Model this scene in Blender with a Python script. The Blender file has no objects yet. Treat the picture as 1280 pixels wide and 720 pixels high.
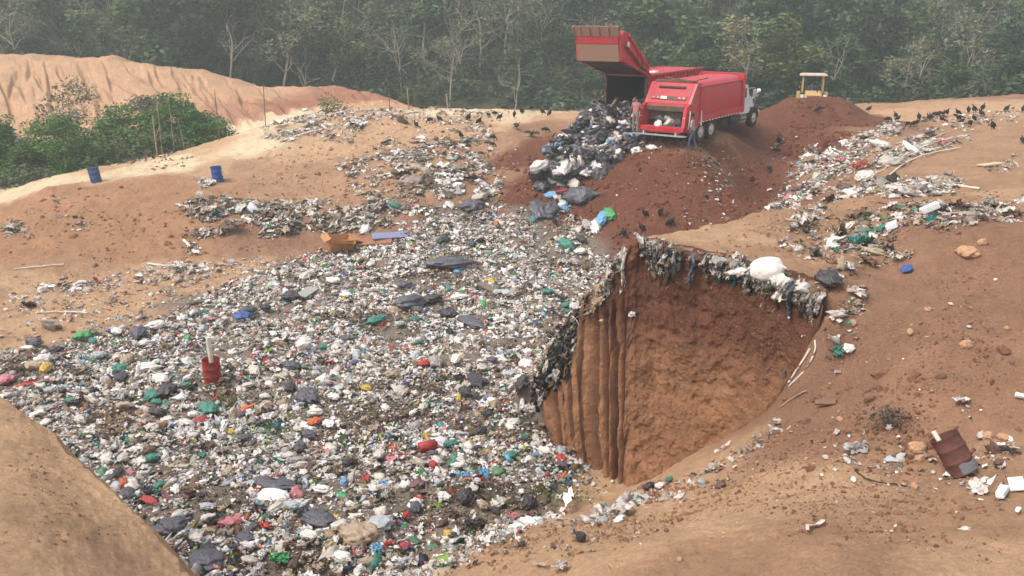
import bpy, bmesh, math, random
import numpy as np
from mathutils import Vector, Matrix, Euler

R = math.radians
random.seed(7)
rng = np.random.default_rng(7)
SC = bpy.context.scene
COL = SC.collection

# ------------------------------------------------------------------ camera, sky, sun, exposure
PITCH = R(17.0)
FPX = 1108.0
cam_d = bpy.data.cameras.new('camera')
cam = bpy.data.objects.new('camera', cam_d)
COL.objects.link(cam)
cam.location = (0, 0, 0)
cam.rotation_euler = (R(90) - PITCH, 0, 0)
cam_d.sensor_width = 36.0
cam_d.lens = 36.0 * FPX / 1280.0
cam_d.clip_start = 0.1
cam_d.clip_end = 3000.0
SC.camera = cam

SUN_EL, SUN_AZ = R(56), R(-112)         # azimuth from +Y towards +X (sun stands to the left and a little behind the viewer)
world = bpy.data.worlds.new('World')
SC.world = world
world.use_nodes = True
nt = world.node_tree
bg = nt.nodes['Background']
sky = nt.nodes.new('ShaderNodeTexSky')
sky.sky_type = 'NISHITA'
sky.sun_disc = False
sky.sun_elevation = SUN_EL
sky.sun_rotation = SUN_AZ
sky.air_density = 1.0
sky.dust_density = 4.0
sky.ozone_density = 1.0
hs = nt.nodes.new('ShaderNodeHueSaturation'); hs.inputs['Saturation'].default_value = 0.45      # veiled, whitish sky
nt.links.new(sky.outputs[0], hs.inputs['Color']); nt.links.new(hs.outputs[0], bg.inputs[0])
bg.inputs[1].default_value = 0.15
sl = bpy.data.lights.new('sun', 'SUN')
sun = bpy.data.objects.new('sun', sl)
COL.objects.link(sun)
sl.energy = 1.05
sl.angle = R(26)
sl.color = (1.0, 0.97, 0.93)
sdir = Vector((math.sin(SUN_AZ) * math.cos(SUN_EL), math.cos(SUN_AZ) * math.cos(SUN_EL), math.sin(SUN_EL)))
sun.rotation_euler = sdir.to_track_quat('Z', 'Y').to_euler()
sun.location = sdir * 50
SC.view_settings.view_transform = 'Standard'
SC.view_settings.look = 'None'
SC.view_settings.gamma = 1.0
SC.view_settings.use_curve_mapping = False
SC.view_settings.exposure = 0.90

# ------------------------------------------------------------------ small helpers
def s2l(c):
    c = [x / 255.0 for x in c]
    return tuple(((x + 0.055) / 1.055) ** 2.4 if x > 0.04045 else x / 12.92 for x in c)

def tag(o, label=None, cat=None, group=None, kind=None):
    if label: o['label'] = label
    if cat: o['category'] = cat
    if group: o['group'] = group
    if kind: o['kind'] = kind
    return o

def empty(name, loc=(0, 0, 0), rz=0.0, label=None, cat=None, group=None):
    o = bpy.data.objects.new(name, None)
    COL.objects.link(o)
    o.location = loc
    o.rotation_euler = (0, 0, rz)
    o.empty_display_size = 0.2
    tag(o, label, cat, group)
    return o

def mesh_np(name, V, F, mat=None, parent=None, smooth=True, mats=None, midx=None, color=None):
    """V (n,3) array, F (m,k) int array with k fixed (3 or 4), or a list of such arrays"""
    me = bpy.data.meshes.new(name)
    Fs = F if isinstance(F, list) else [F]
    V = np.asarray(V, dtype=np.float32)
    me.vertices.add(len(V))
    me.vertices.foreach_set('co', V.ravel())
    li = np.concatenate([np.asarray(f, dtype=np.int32).ravel() for f in Fs])
    tot = np.concatenate([np.full(len(f), np.asarray(f).shape[1], dtype=np.int32) for f in Fs])
    st = np.concatenate([[0], np.cumsum(tot)[:-1]]).astype(np.int32)
    me.loops.add(len(li))
    me.loops.foreach_set('vertex_index', li)
    me.polygons.add(len(tot))
    me.polygons.foreach_set('loop_start', st)
    me.polygons.foreach_set('loop_total', tot)
    me.polygons.foreach_set('use_smooth', np.full(len(tot), smooth, dtype=bool))
    for m in (mats or ([mat] if mat else [])):
        me.materials.append(m)
    if midx is not None:
        me.polygons.foreach_set('material_index', np.asarray(midx, dtype=np.int32))
    if color is not None:
        ca = me.color_attributes.new('Col', 'FLOAT_COLOR', 'POINT')
        c4 = np.ones((len(V), 4), dtype=np.float32)
        c4[:, :3] = color
        ca.data.foreach_set('color', c4.ravel())
    me.update(calc_edges=True)
    me.validate()
    o = bpy.data.objects.new(name, me)
    COL.objects.link(o)
    if parent: o.parent = parent
    return o

class MB:
    """collects shapes in a bmesh, then links them as one object"""
    def __init__(self):
        self.bm = bmesh.new()
    def _add(self, geom, M):
        bmesh.ops.transform(self.bm, matrix=M, verts=geom)
        return geom
    def box(self, c, s, rot=(0, 0, 0), bev=0.0, mi=0):
        r = bmesh.ops.create_cube(self.bm, size=1.0)
        vs = r['verts']
        M = Matrix.Translation(c) @ Euler(rot).to_matrix().to_4x4() @ Matrix.Diagonal((s[0], s[1], s[2], 1))
        bmesh.ops.transform(self.bm, matrix=M, verts=vs)
        fs = list({f for v in vs for f in v.link_faces})
        if mi:
            for f in fs: f.material_index = mi
        if bev > 0:
            es = list({e for v in vs for e in v.link_edges})
            bmesh.ops.bevel(self.bm, geom=es, offset=bev, segments=2, affect='EDGES', profile=0.6)
        return self
    def cyl(self, p0, p1, r0, r1=None, n=16, mi=0, caps=True):
        p0, p1 = Vector(p0), Vector(p1)
        if r1 is None: r1 = r0
        d = p1 - p0
        L = d.length
        r = bmesh.ops.create_cone(self.bm, cap_ends=caps, segments=n, radius1=max(r0, 1e-4), radius2=max(r1, 1e-4), depth=L)
        M = Matrix.Translation((p0 + p1) / 2) @ d.to_track_quat('Z', 'Y').to_matrix().to_4x4()
        bmesh.ops.transform(self.bm, matrix=M, verts=r['verts'])
        if mi:
            for f in {f for v in r['verts'] for f in v.link_faces}: f.material_index = mi
        return self
    def ball(self, c, s, sub=2, rot=(0, 0, 0), mi=0):
        r = bmesh.ops.create_icosphere(self.bm, subdivisions=sub, radius=1.0)
        if not hasattr(s, '__len__'): s = (s, s, s)
        M = Matrix.Translation(c) @ Euler(rot).to_matrix().to_4x4() @ Matrix.Diagonal((s[0], s[1], s[2], 1))
        bmesh.ops.transform(self.bm, matrix=M, verts=r['verts'])
        if mi:
            for f in {f for v in r['verts'] for f in v.link_faces}: f.material_index = mi
        return self
    def tube(self, pts, r, n=8, mi=0):
        for a, b in zip(pts[:-1], pts[1:]):
            self.cyl(a, b, r, r, n, mi)
        return self
    def prism(self, prof, y0, y1, mi=0):
        """profile list of (x,z) extruded along y"""
        a = [self.bm.verts.new((x, y0, z)) for x, z in prof]
        b = [self.bm.verts.new((x, y1, z)) for x, z in prof]
        n = len(prof)
        fs = [self.bm.faces.new(a), self.bm.faces.new(b[::-1])]
        for i in range(n):
            fs.append(self.bm.faces.new((a[i], b[i], b[(i + 1) % n], a[(i + 1) % n])))
        for f in fs: f.material_index = mi
        return self
    def poly(self, pts, mi=0):
        f = self.bm.faces.new([self.bm.verts.new(p) for p in pts])
        f.material_index = mi
        return self
    def build(self, name, mat, parent=None, smooth=False, jitter=0.0):
        bmesh.ops.recalc_face_normals(self.bm, faces=self.bm.faces)
        if jitter:
            for v in self.bm.verts:
                v.co += Vector((random.uniform(-1, 1), random.uniform(-1, 1), random.uniform(-1, 1))) * jitter
        me = bpy.data.meshes.new(name)
        self.bm.to_mesh(me)
        self.bm.free()
        for m in (mat if isinstance(mat, (list, tuple)) else [mat]):
            me.materials.append(m)
        if smooth:
            for p in me.polygons: p.use_smooth = True
            try: me.set_sharp_from_angle(angle=R(38))
            except Exception: pass
        o = bpy.data.objects.new(name, me)
        COL.objects.link(o)
        if parent: o.parent = parent
        return o

def copy_tree(o, parent=None):
    c = o.copy()
    COL.objects.link(c)
    c.parent = parent
    for ch in list(o.children):
        copy_tree(ch, c)
    return c

# value noise
def _hash(ix, iy, seed):
    h = (ix.astype(np.int64) * 374761393 + iy.astype(np.int64) * 668265263 + seed * 974634777) & 0xffffffff
    h = ((h ^ (h >> 13)) * 1274126177) & 0xffffffff
    h = (h ^ (h >> 16)) & 0xffffffff
    return h / 4294967295.0
def vnoise(x, y, seed=0):
    ix, iy = np.floor(x), np.floor(y)
    fx, fy = x - ix, y - iy
    fx = fx * fx * fx * (fx * (fx * 6 - 15) + 10); fy = fy * fy * fy * (fy * (fy * 6 - 15) + 10)
    a = _hash(ix, iy, seed); b = _hash(ix + 1, iy, seed)
    c = _hash(ix, iy + 1, seed); d = _hash(ix + 1, iy + 1, seed)
    return (a * (1 - fx) + b * fx) * (1 - fy) + (c * (1 - fx) + d * fx) * fy * 1.0
def fbm(x, y, scale=1.0, octv=4, seed=0, gain=0.5):
    x = np.asarray(x, dtype=float) / scale; y = np.asarray(y, dtype=float) / scale
    s = 0; a = 1.0; t = 0
    for i in range(octv):
        s = s + a * (vnoise(x + 13.7 * i, y - 7.3 * i, seed + i) - 0.5) * 2
        t += a; a *= gain; x = x * 2.03 + y * 0.31; y = y * 2.03 - x * 0.07
    return s / t

# ------------------------------------------------------------------ materials
def mat_basic(name, col, rough=0.8, metal=0.0, bump=0.0, bscale=20.0, var=0.0, vscale=4.0, spec=0.3, dirt=None, dirt_amt=0.5, dscale=3.0, coord='Object'):
    m = bpy.data.materials.new(name)
    m.use_nodes = True
    t = m.node_tree; n = t.nodes; L = t.links
    b = n['Principled BSDF']
    b.inputs['Roughness'].default_value = rough
    b.inputs['Metallic'].default_value = metal
    b.inputs['Specular IOR Level'].default_value = spec
    tc = n.new('ShaderNodeTexCoord')
    base = n.new('ShaderNodeRGB'); base.outputs[0].default_value = (*col, 1)
    out = base.outputs[0]
    if var > 0:
        nz = n.new('ShaderNodeTexNoise'); nz.inputs['Scale'].default_value = vscale; nz.inputs['Detail'].default_value = 6
        L.new(tc.outputs[coord], nz.inputs['Vector'])
        mr = n.new('ShaderNodeMapRange'); mr.inputs[1].default_value = 0.3; mr.inputs[2].default_value = 0.7
        mr.inputs[3].default_value = 1 - var; mr.inputs[4].default_value = 1 + var
        L.new(nz.outputs[0], mr.inputs[0])
        mx = n.new('ShaderNodeVectorMath'); mx.operation = 'SCALE'
        L.new(out, mx.inputs[0]); L.new(mr.outputs[0], mx.inputs['Scale'])
        out = mx.outputs[0]
    if dirt is not None:
        nz = n.new('ShaderNodeTexNoise'); nz.inputs['Scale'].default_value = dscale; nz.inputs['Detail'].default_value = 8; nz.inputs['Roughness'].default_value = 0.7
        L.new(tc.outputs[coord], nz.inputs['Vector'])
        mr = n.new('ShaderNodeMapRange'); mr.inputs[1].default_value = 0.42; mr.inputs[2].default_value = 0.68
        mr.inputs[3].default_value = 0; mr.inputs[4].default_value = dirt_amt
        L.new(nz.outputs[0], mr.inputs[0])
        mx = n.new('ShaderNodeMix'); mx.data_type = 'RGBA'
        L.new(mr.outputs[0], mx.inputs[0]); L.new(out, mx.inputs[6]); mx.inputs[7].default_value = (*dirt, 1)
        out = mx.outputs[2]
    L.new(out, b.inputs['Base Color'])
    if bump > 0:
        nz = n.new('ShaderNodeTexNoise'); nz.inputs['Scale'].default_value = bscale; nz.inputs['Detail'].default_value = 5
        L.new(tc.outputs[coord], nz.inputs['Vector'])
        bp = n.new('ShaderNodeBump'); bp.inputs['Strength'].default_value = bump; bp.inputs['Distance'].default_value = 0.05
        L.new(nz.outputs[0], bp.inputs['Height']); L.new(bp.outputs[0], b.inputs['Normal'])
    return m

def mat_soil(name):
    m = mat_attr(name, rough=0.95, var=0.15, vscale=0.7, fine=16.0, bump=0, spec=0.1)
    t = m.node_tree; n = t.nodes; L = t.links; b = n['Principled BSDF']
    tc = n.new('ShaderNodeTexCoord')
    src = b.inputs['Base Color'].links[0].from_socket
    # pale grit and dark crumbs
    for sc_, lo, hi, c in ((26, .60, .68, (0.50, 0.38, 0.28)), (34, .60, .70, (0.10, 0.055, 0.035)), (70, .60, .70, (0.42, 0.32, 0.24)), (9, .62, .74, (0.42, 0.31, 0.22))):
        nz = n.new('ShaderNodeTexNoise'); nz.inputs['Scale'].default_value = sc_; nz.inputs['Detail'].default_value = 4; nz.inputs['Roughness'].default_value = .7
        mp = n.new('ShaderNodeMapping'); mp.inputs['Location'].default_value = (sc_ * 1.7, sc_, 0)
        L.new(tc.outputs['Object'], mp.inputs[0]); L.new(mp.outputs[0], nz.inputs['Vector'])
        mr = n.new('ShaderNodeMapRange'); mr.inputs[1].default_value = lo; mr.inputs[2].default_value = hi; mr.inputs[3].default_value = 0; mr.inputs[4].default_value = .62
        L.new(nz.outputs[0], mr.inputs[0])
        mx = n.new('ShaderNodeMix'); mx.data_type = 'RGBA'
        L.new(mr.outputs[0], mx.inputs[0]); L.new(src, mx.inputs[6]); mx.inputs[7].default_value = (*c, 1)
        src = mx.outputs[2]
    L.new(src, b.inputs['Base Color'])
    prev = None
    for sc_, dist in ((5, .10), (22, .035), (70, .012)):
        nz = n.new('ShaderNodeTexNoise'); nz.inputs['Scale'].default_value = sc_; nz.inputs['Detail'].default_value = 6; nz.inputs['Roughness'].default_value = .72
        L.new(tc.outputs['Object'], nz.inputs['Vector'])
        bp = n.new('ShaderNodeBump'); bp.inputs['Strength'].default_value = 1.0; bp.inputs['Distance'].default_value = dist * 1.25
        L.new(nz.outputs[0], bp.inputs['Height'])
        if prev: L.new(prev.outputs[0], bp.inputs['Normal'])
        prev = bp
    L.new(prev.outputs[0], b.inputs['Normal'])
    return m

def mat_attr(name, rough=0.7, var=0.12, vscale=3.0, fine=40.0, bump=0.3, bdist=0.03, spec=0.2, trans=0.0):
    """base colour from the mesh's colour attribute (kind of soil / kind of litter) with procedural grain"""
    m = bpy.data.materials.new(name)
    m.use_nodes = True
    t = m.node_tree; n = t.nodes; L = t.links
    b = n['Principled BSDF']
    b.inputs['Roughness'].default_value = rough
    b.inputs['Specular IOR Level'].default_value = spec
    at = n.new('ShaderNodeAttribute'); at.attribute_name = 'Col'
    tc = n.new('ShaderNodeTexCoord')
    out = at.outputs['Color']
    for sc_, am in ((vscale, var), (fine, var * 0.9), (fine * 0.22, var * 0.8)):
        nz = n.new('ShaderNodeTexNoise'); nz.inputs['Scale'].default_value = sc_; nz.inputs['Detail'].default_value = 8; nz.inputs['Roughness'].default_value = 0.62
        L.new(tc.outputs['Object'], nz.inputs['Vector'])
        mr = n.new('ShaderNodeMapRange'); mr.inputs[1].default_value = 0.3; mr.inputs[2].default_value = 0.7
        mr.inputs[3].default_value = 1 - am; mr.inputs[4].default_value = 1 + am; mr.clamp = False
        L.new(nz.outputs[0], mr.inputs[0])
        mx = n.new('ShaderNodeVectorMath'); mx.operation = 'SCALE'
        L.new(out, mx.inputs[0]); L.new(mr.outputs[0], mx.inputs['Scale'])
        out = mx.outputs[0]
    L.new(out, b.inputs['Base Color'])
    if bump:
        nz = n.new('ShaderNodeTexNoise'); nz.inputs['Scale'].default_value = fine * 0.4; nz.inputs['Detail'].default_value = 9; nz.inputs['Roughness'].default_value = 0.7
        L.new(tc.outputs['Object'], nz.inputs['Vector'])
        bp = n.new('ShaderNodeBump'); bp.inputs['Strength'].default_value = bump; bp.inputs['Distance'].default_value = bdist
        L.new(nz.outputs[0], bp.inputs['Height']); L.new(bp.outputs[0], b.inputs['Normal'])
    return m
# ------------------------------------------------------------------ terrain
CP, SP = math.cos(PITCH), math.sin(PITCH)
def ray(px, py):
    x = (px - 640) / FPX; u = (360 - py) / FPX
    return x, CP + u * SP, -SP + u * CP
def at(px, py, Y):
    """the point on the line of sight of a place in the photograph, at a given distance"""
    dx, dy, dz = ray(px, py)
    t = Y / dy
    return np.array([dx * t, Y, dz * t])

class RBF:
    def __init__(self, P, c=1.2, smooth=0.02):
        P = np.array(P, dtype=float); self.P = P; self.c = c
        n = len(P)
        d = np.hypot(P[:, None, 0] - P[None, :, 0], P[:, None, 1] - P[None, :, 1])
        A = -np.sqrt(d * d + c * c) - smooth * 0 + np.eye(n) * smooth
        B = np.c_[np.ones(n), P[:, :2]]
        M = np.zeros((n + 3, n + 3)); M[:n, :n] = A; M[:n, n:] = B; M[n:, :n] = B.T
        s = np.linalg.solve(M, np.r_[P[:, 2], np.zeros(3)])
        self.w, self.a = s[:n], s[n:]
    def __call__(self, x, y):
        sh = np.shape(x); x = np.ravel(x); y = np.ravel(y)
        out = np.empty(len(x))
        for i in range(0, len(x), 60000):
            xx, yy = x[i:i + 60000], y[i:i + 60000]
            d2 = (xx[:, None] - self.P[None, :, 0]) ** 2 + (yy[:, None] - self.P[None, :, 1]) ** 2
            out[i:i + 60000] = -np.sqrt(d2 + self.c ** 2) @ self.w + self.a[0] + self.a[1] * xx + self.a[2] * yy
        return out.reshape(sh)

base_px = [  # waste floor
 (100,480,24.4),(0,470,25),(300,400,30.5),(500,400,30.5),(640,400,30.2),(300,460,25.7),(500,470,25.2),(400,600,18.8),(600,600,18.8),(300,700,15.5),(450,700,15.4),
 (560,650,17.0),(600,330,37.8),(500,340,36.6),(400,350,35.4),(700,350,35.2),(660,500,23.2),(560,520,22.5),(700,400,30.0),
 (600,290,42.0),(700,290,41.2),(745,312,39.6),(700,265,43.2),(600,265,43.8),
 # red slope below the trucks
 (800,190,44.6),(800,178,46.2),(800,240,42.0),(800,285,39.7),(760,300,40.0),(860,195,43.2),(860,240,40.6),(880,175,47),(900,205,44.2),(900,180,46.5),
 (740,200,46.5),(740,240,43.5),(700,215,46.2),(660,200,49.0),(650,250,44.2),(610,250,44.6),(620,205,49.5),(650,182,51),(720,180,49.5),(760,172,49.0),
 (820,172,46.8),(893,166,47.4),(942,157,52.3),(760,160,51),(810,160,51),(870,150,57),(700,165,53),(860,140,64),
 (600,147,60),(600,138,67),(520,148,60),(450,152,58),(450,141,66),(680,142,66),(760,140,67),(530,170,55.5),(560,190,52),
 (350,152,60),(340,166,57),(400,170,56),(400,210,50),(400,250,45.6),(400,272,42.9),(400,298,41.3),(500,200,50.3),(500,245,45),(500,288,41.4),
 (450,285,42),(450,262,43.8),(300,240,46.4),(300,262,44),(300,292,41),(300,306,40),(250,322,38.4),(350,300,41),(350,262,44.2),(350,285,42),(250,255,44.6),
 (430,315,39.6),(330,330,37.6),(560,225,47.2),(540,262,43.6),
 # left mound and road
 (60,236,46.6),(0,266,44.8),(120,229,47.6),(200,225,47.2),(160,226,47.5),(0,345,35.6),(100,350,35.2),(200,332,37),(100,290,40.8),(200,280,42.0),(60,265,43.5),(150,250,44.8),(30,310,39),
 (272,226,48),(150,216,52),(250,182,58),(310,162,62),(0,250,50),(0,240,54),(60,222,53.5),(200,200,54.5),(330,160,60.5),(270,205,52),(220,212,51.5),
 (100,390,31),(0,420,28.4),(0,385,31.3),(250,350,35.4),(200,370,33),(0,365,33.4),
 # dozer heap, its flank and the ground to the right
 (1020,160,55),(990,165,53),(950,175,51.5),(980,200,48.6),(970,250,43.6),(940,230,44.6),(950,262,42.4),(920,240,42.2),(960,162,55),(960,150,60),
 (1150,152,56),(1270,150,56),(1280,119,74),(1180,125,74),(1100,130,73),(1050,135,72),(960,140,66),(1110,165,53),(1060,175,50),
 (1200,190,46),(1100,192,46.6),(1280,200,43),(1050,200,45.5),(1000,205,46.4),(1010,240,41),(1000,225,43),(1100,225,38.6),(1200,228,37),(1280,232,33.5),(1280,180,47),
]
base_xyz = [(5, 36, -10.4), (8, 33, -10.0), (8, 38, -9.8), (3, 30, -10.5), (4, 26, -10.5), (3, 22, -10.6), (10, 28, -9.5), (12, 36, -8.2), (16, 31, -7.6), (22, 28, -7.2), (10, 20, -10),
 (-8, 12, -10.6), (-16, 18, -10.5), (-20, 24, -10.4), (2, 12, -10.8), (-30, 30, -10), (0, 6, -10.8),
 (-40, 48, -9.6), (-30, 62, -10.6), (-22, 66, -10.4), (-38, 60, -10.8), (-50, 70, -10.6), (-14, 72, -8.6), (-30, 78, -9.5), (0, 78, -8), (14, 78, -8.4), (26, 82, -8.2), (44, 84, -7.8), (60, 84, -7.4),
 (60, 50, -6.2), (50, 30, -6.2), (-60, 50, -9.8), (-60, 90, -11), (0, 90, -10), (60, 95, -9)]
Sb = RBF([at(*p) for p in base_px] + [np.array(p, float) for p in base_xyz], c=1.1, smooth=0.05)

# edge of the cliff: (photo x, photo y of rim, distance) and (x, y of foot, distance)
RIM = [(682,452,22.6),(683,458,22.0),(686,452,21.5),(693,424,21.6),(715,396,21.5),(740,368,21.2),(762,342,20.9),(776,318,20.6),(795,304,20.4),(820,312,20.3),(850,318,20.2),(900,327,19.7),(960,350,18.9),(1000,366,18.3),(1026,373,17.9)]
FOOT = [(682,524,22.4),(687,532,21.6),(694,540,20.9),(704,556,20.5),(722,575,19.9),(740,592,19.4),(762,608,18.85),(774,614,18.7),(786,612,18.6),(815,598,18.7),(850,576,18.7),(905,548,18.35),(962,506,17.9),(1000,455,17.7),(1026,398,17.5)]
rimP = np.array([at(*p) for p in RIM]); footP = np.array([at(*p) for p in FOOT])
hill_px = [(1280,292,19),(1200,350,18),(1200,282,21.6),(1280,430,15.5),(1100,450,16.4),(1100,372,18),(1100,300,21.5),(1280,520,13.8),(1185,575,13.4),(1280,350,17.4),(1280,600,12.3)]
top_px = hill_px + [(1280,236,27),(1180,243,27),(1100,242,28),(1000,257,28),(940,271,26.2),(880,284,24.7),(830,291,23.2),(795,299,22),(1000,310,22.5),(1050,300,23),(920,300,22.6),(860,300,22.0),
  (780,312,21.8),(750,342,22.2),(720,380,22.6),(698,410,22.6)] + [tuple(p) for p in RIM]
St = RBF([at(*p) for p in top_px] + [(14, 20, -4.6), (20, 22, -4.6), (30, 24, -5.0), (40, 16, -5.2)], c=0.6, smooth=0.02)
front_px = hill_px + [(900,715,10.7),(640,702,13.5),(560,716,14.2),(1280,715,9.6),(1150,715,9.9),(1000,715,10.2),(1000,600,13.6),(1100,600,13.0),(1100,520,14.8),(780,715,11.4),(700,700,12.8),
  (700,655,15.2),(620,690,14.3),(760,625,16.9),(850,650,14.0),(800,620,16.2),(900,600,15.3),(1000,520,16.6),(1040,470,17.0),(1060,420,17.2),(940,560,16.4),(850,600,16.3),(1040,390,17.7)] + [FOOT[i] for i in (7,8,9,10,11,12,13,14)]
Sf = RBF([at(*p) for p in front_px] + [(-3, 15, -11.2), (-6, 13, -12), (-2, 19, -11.6), (0, 21, -11.8), (-1, 9, -9.5), (2.5, 7, -7.2), (8, 6, -6.6), (14, 6, -6.2), (20, 10, -5.8), (1.2, 17.4, -10.7), (0.5, 24, -13), (5, 24, -12), (9, 24, -10), (14, 26, -8),
  (-9, 9, -12.5), (-4, 10.5, -11.6)], c=0.5, smooth=0.02)
bank_px = [(0,492,11.3),(60,538,10.5),(120,596,9.6),(180,655,8.75),(240,716,8.0),(0,600,8.6),(0,716,6.4),(120,716,7.1),(60,640,8.1)]
Sk = RBF([at(*p) for p in bank_px] + [(-12, 10, -4.6), (-14, 13, -4.8), (-6, 4, -4.3), (-2, 4, -5.1), (-12, 4, -4.2)], c=0.6, smooth=0.02)
bank_line = np.array([(-22, 17.5), (-12, 14.2)] + [tuple(at(*p)[:2]) for p in [(-60,440,12.4),(0,492,11.3),(60,538,10.5),(120,596,9.6),(180,655,8.75),(240,716,8.0)]] + [(-1.6, 6.6), (0.2, 4.6), (1.2, 2.0), (1.2, -3)])
hl = [(-40,68,95),(0,70,95),(70,69,96),(120,75,95),(140,70,95),(160,75,94.5),(220,86,94),(260,92,93.5),(300,101,93),(345,113,92),(370,110,92),(430,113,92),(480,121,90),(515,134,86)]
hl2 = [(0,90,88),(100,92,88),(180,92,88),(250,100,88),(300,112,87),(350,122,86),(430,124,86)]
hf = [(-40,158,77),(0,158,77),(100,158,77),(200,156,77),(300,156,76),(350,152,74),(430,148,74),(500,142,76)]
hillP = [at(*p) for p in hl + hl2 + hf]
hillP += [at(px, py, Y) + np.array([0, 10, -6.0]) for px, py, Y in hl] + [at(px, py, Y) + np.array([0, -10, -4.0]) for px, py, Y in hf]
hillP += [np.array((6, 84, -12.0)), np.array((12, 95, -16)), np.array((-75, 95, -3)), np.array((-75, 75, -9)), np.array((0, 72, -11))]
Sh = RBF(hillP, c=1.0, smooth=0.05)
top_poly = np.array([tuple(p[:2] + np.array([0.05, 0.45])) for p in rimP] + [(7.4, 16.9), (9.5, 14.6), (14, 12.5), (40, 9), (60, 22)] +
   [tuple(at(*p)[:2]) for p in [(1280,236,27),(1180,243,27),(1100,242,28),(1000,257,28),(940,271,26.2),(880,284,24.7),(830,291,23.2),(795,299,22.0),(772,318,21.6),(745,345,21.9),(718,382,22.3),(693,412,22.4)]])
def poly_dist(x, y, P, closed=True):
    """distance to the outline, and whether inside"""
    d = np.full(x.shape, 1e9); ins = np.zeros(x.shape, bool)
    n = len(P)
    for i in range(n if closed else n - 1):
        ax, ay = P[i]; bx, by = P[(i + 1) % n]
        ex, ey = bx - ax, by - ay
        t = np.clip(((x - ax) * ex + (y - ay) * ey) / (ex * ex + ey * ey + 1e-12), 0, 1)
        d = np.minimum(d, np.hypot(x - ax - t * ex, y - ay - t * ey))
        if closed:
            c = ((ay > y) != (by > y))
            with np.errstate(divide='ignore', invalid='ignore'):
                xi = (bx - ax) * (y - ay) / (by - ay + 1e-12) + ax
            ins ^= c & (x < xi)
    return d, ins
heapA = at(992, 125, 59.5); heapB = at(1047, 126, 59.5)
def smax(a, b, k=0.25):
    h = np.clip(0.5 + 0.5 * (a - b) / k, 0, 1)
    return b * (1 - h) + a * h + k * h * (1 - h)

def height(x, y, detail=True):
    x = np.asarray(x, float); y = np.asarray(y, float)
    b = Sb(x, y)
    # old waste makes the pit floor lumpy
    rise = np.clip(y - 96, 0, None)
    far = np.clip((y - 78) / 20, 0, 1)
    b = b * (1 - far) + far * (-9.6 + 0.27 * rise + 3.0 * fbm(x, y, 40, 3, 11) * np.clip(rise / 20, 0, 1))
    # dozer heap
    ex, ey = heapB[:2] - heapA[:2]
    t = np.clip(((x - heapA[0]) * ex + (y - heapA[1]) * ey) / (ex * ex + ey * ey), 0, 1)
    dd = np.hypot(x - heapA[0] - t * ex, (y - heapA[1] - t * ey) * 0.8)
    heap = heapA[2] + 0.10 - 0.68 * (np.sqrt(np.clip(dd - .30, 0, None) ** 2 + 0.02) - .14) + 0.15 * fbm(x, y, 0.8, 4, 5)
    b = smax(b, heap, 0.15)
    b = np.where(y > 66, smax(b, Sh(x, y), 0.3), b) if np.any(y > 66) else b
    nx_ = .07 * fbm(x, y, .5, 4, 65, .6); bankd, _ = poly_dist(x + nx_, y + nx_, bank_line, closed=False)
    # side of the bank line: below/left = on the bank
    P = np.vstack([bank_line, [(-30, -6), (-40, 18)]])
    _, inb = poly_dist(x + nx_, y + nx_, P)
    k = Sk(x, y)
    k = np.where(inb, k, k - 1.5 * bankd)
    f = Sf(x, y)
    f = np.where(x < -4, f - (-4 - x) * 1.0, f)
    f = np.where(y > 24, f - (y - 24) * 1.0, f)
    td, tin = poly_dist(x, y, top_poly)
    rx = np.interp(x, rimP[:, 0], rimP[:, 1])
    frontside = (y < rx + 0.45) & (x > rimP[0, 0]) & (x < 7.4)
    slope = np.where(frontside, 9.0, np.where((x < 2.6) & (y < 22.8), 5.0, np.where(x < 4, 1.2, 0.75)))
    tp = np.where(tin, St(x, y), St(np.clip(x, 0.8, 60), np.clip(y, 9, 28.5)) - slope * td)
    h = np.maximum(smax(b, f, 0.2), tp)
    h = np.maximum(h, k)
    if detail:
        far_ = np.clip((y - 60) / 40, 0, 1)
        h = h + 0.10 * fbm(x, y, 2.6, 3, 21) * (1 + 2 * far_) + 0.10 * fbm(x, y, 0.8, 5, 31, 0.66) + 0.16 * (.35 - np.abs(fbm(x * .7, y, 2.2, 4, 37, .55))) * np.clip((y - 14) / 10, 0.35, 1)
        # ruts of tyres over the near ground and the pale track
        for off in (0, 1.9):
            c_ = 10.9 + off - 0.16 * (x - 6) + .25 * np.sin(x * .35)
            q = (y - c_) / .17
            h = h - (x > 1.5) * (.045 * np.exp(-q * q) - .025 * np.exp(-(np.abs(q) - 1.7) ** 2)) * (1 + .4 * np.sin((x * 1.0 + y * .3) * 26) * np.exp(-q * q))
        h = h + 0.10 * np.abs(fbm(x, y, 1.3, 4, 35, 0.6)) * np.clip((y - 30) / 10, 0, 1)
        # rills down the far orange bank
        if np.any(y > 70):
            m = np.clip((y - 74) / 3, 0, 1) * np.clip((92 - y) / 4, 0, 1) * (x < 4)
            rr = fbm(x + 0.55 * (y - 80), y * 0.18, 1.6, 3, 41)
            h = h - m * 0.75 * np.clip(0.22 - np.abs(rr), 0, 1) * 3
    return h

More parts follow.
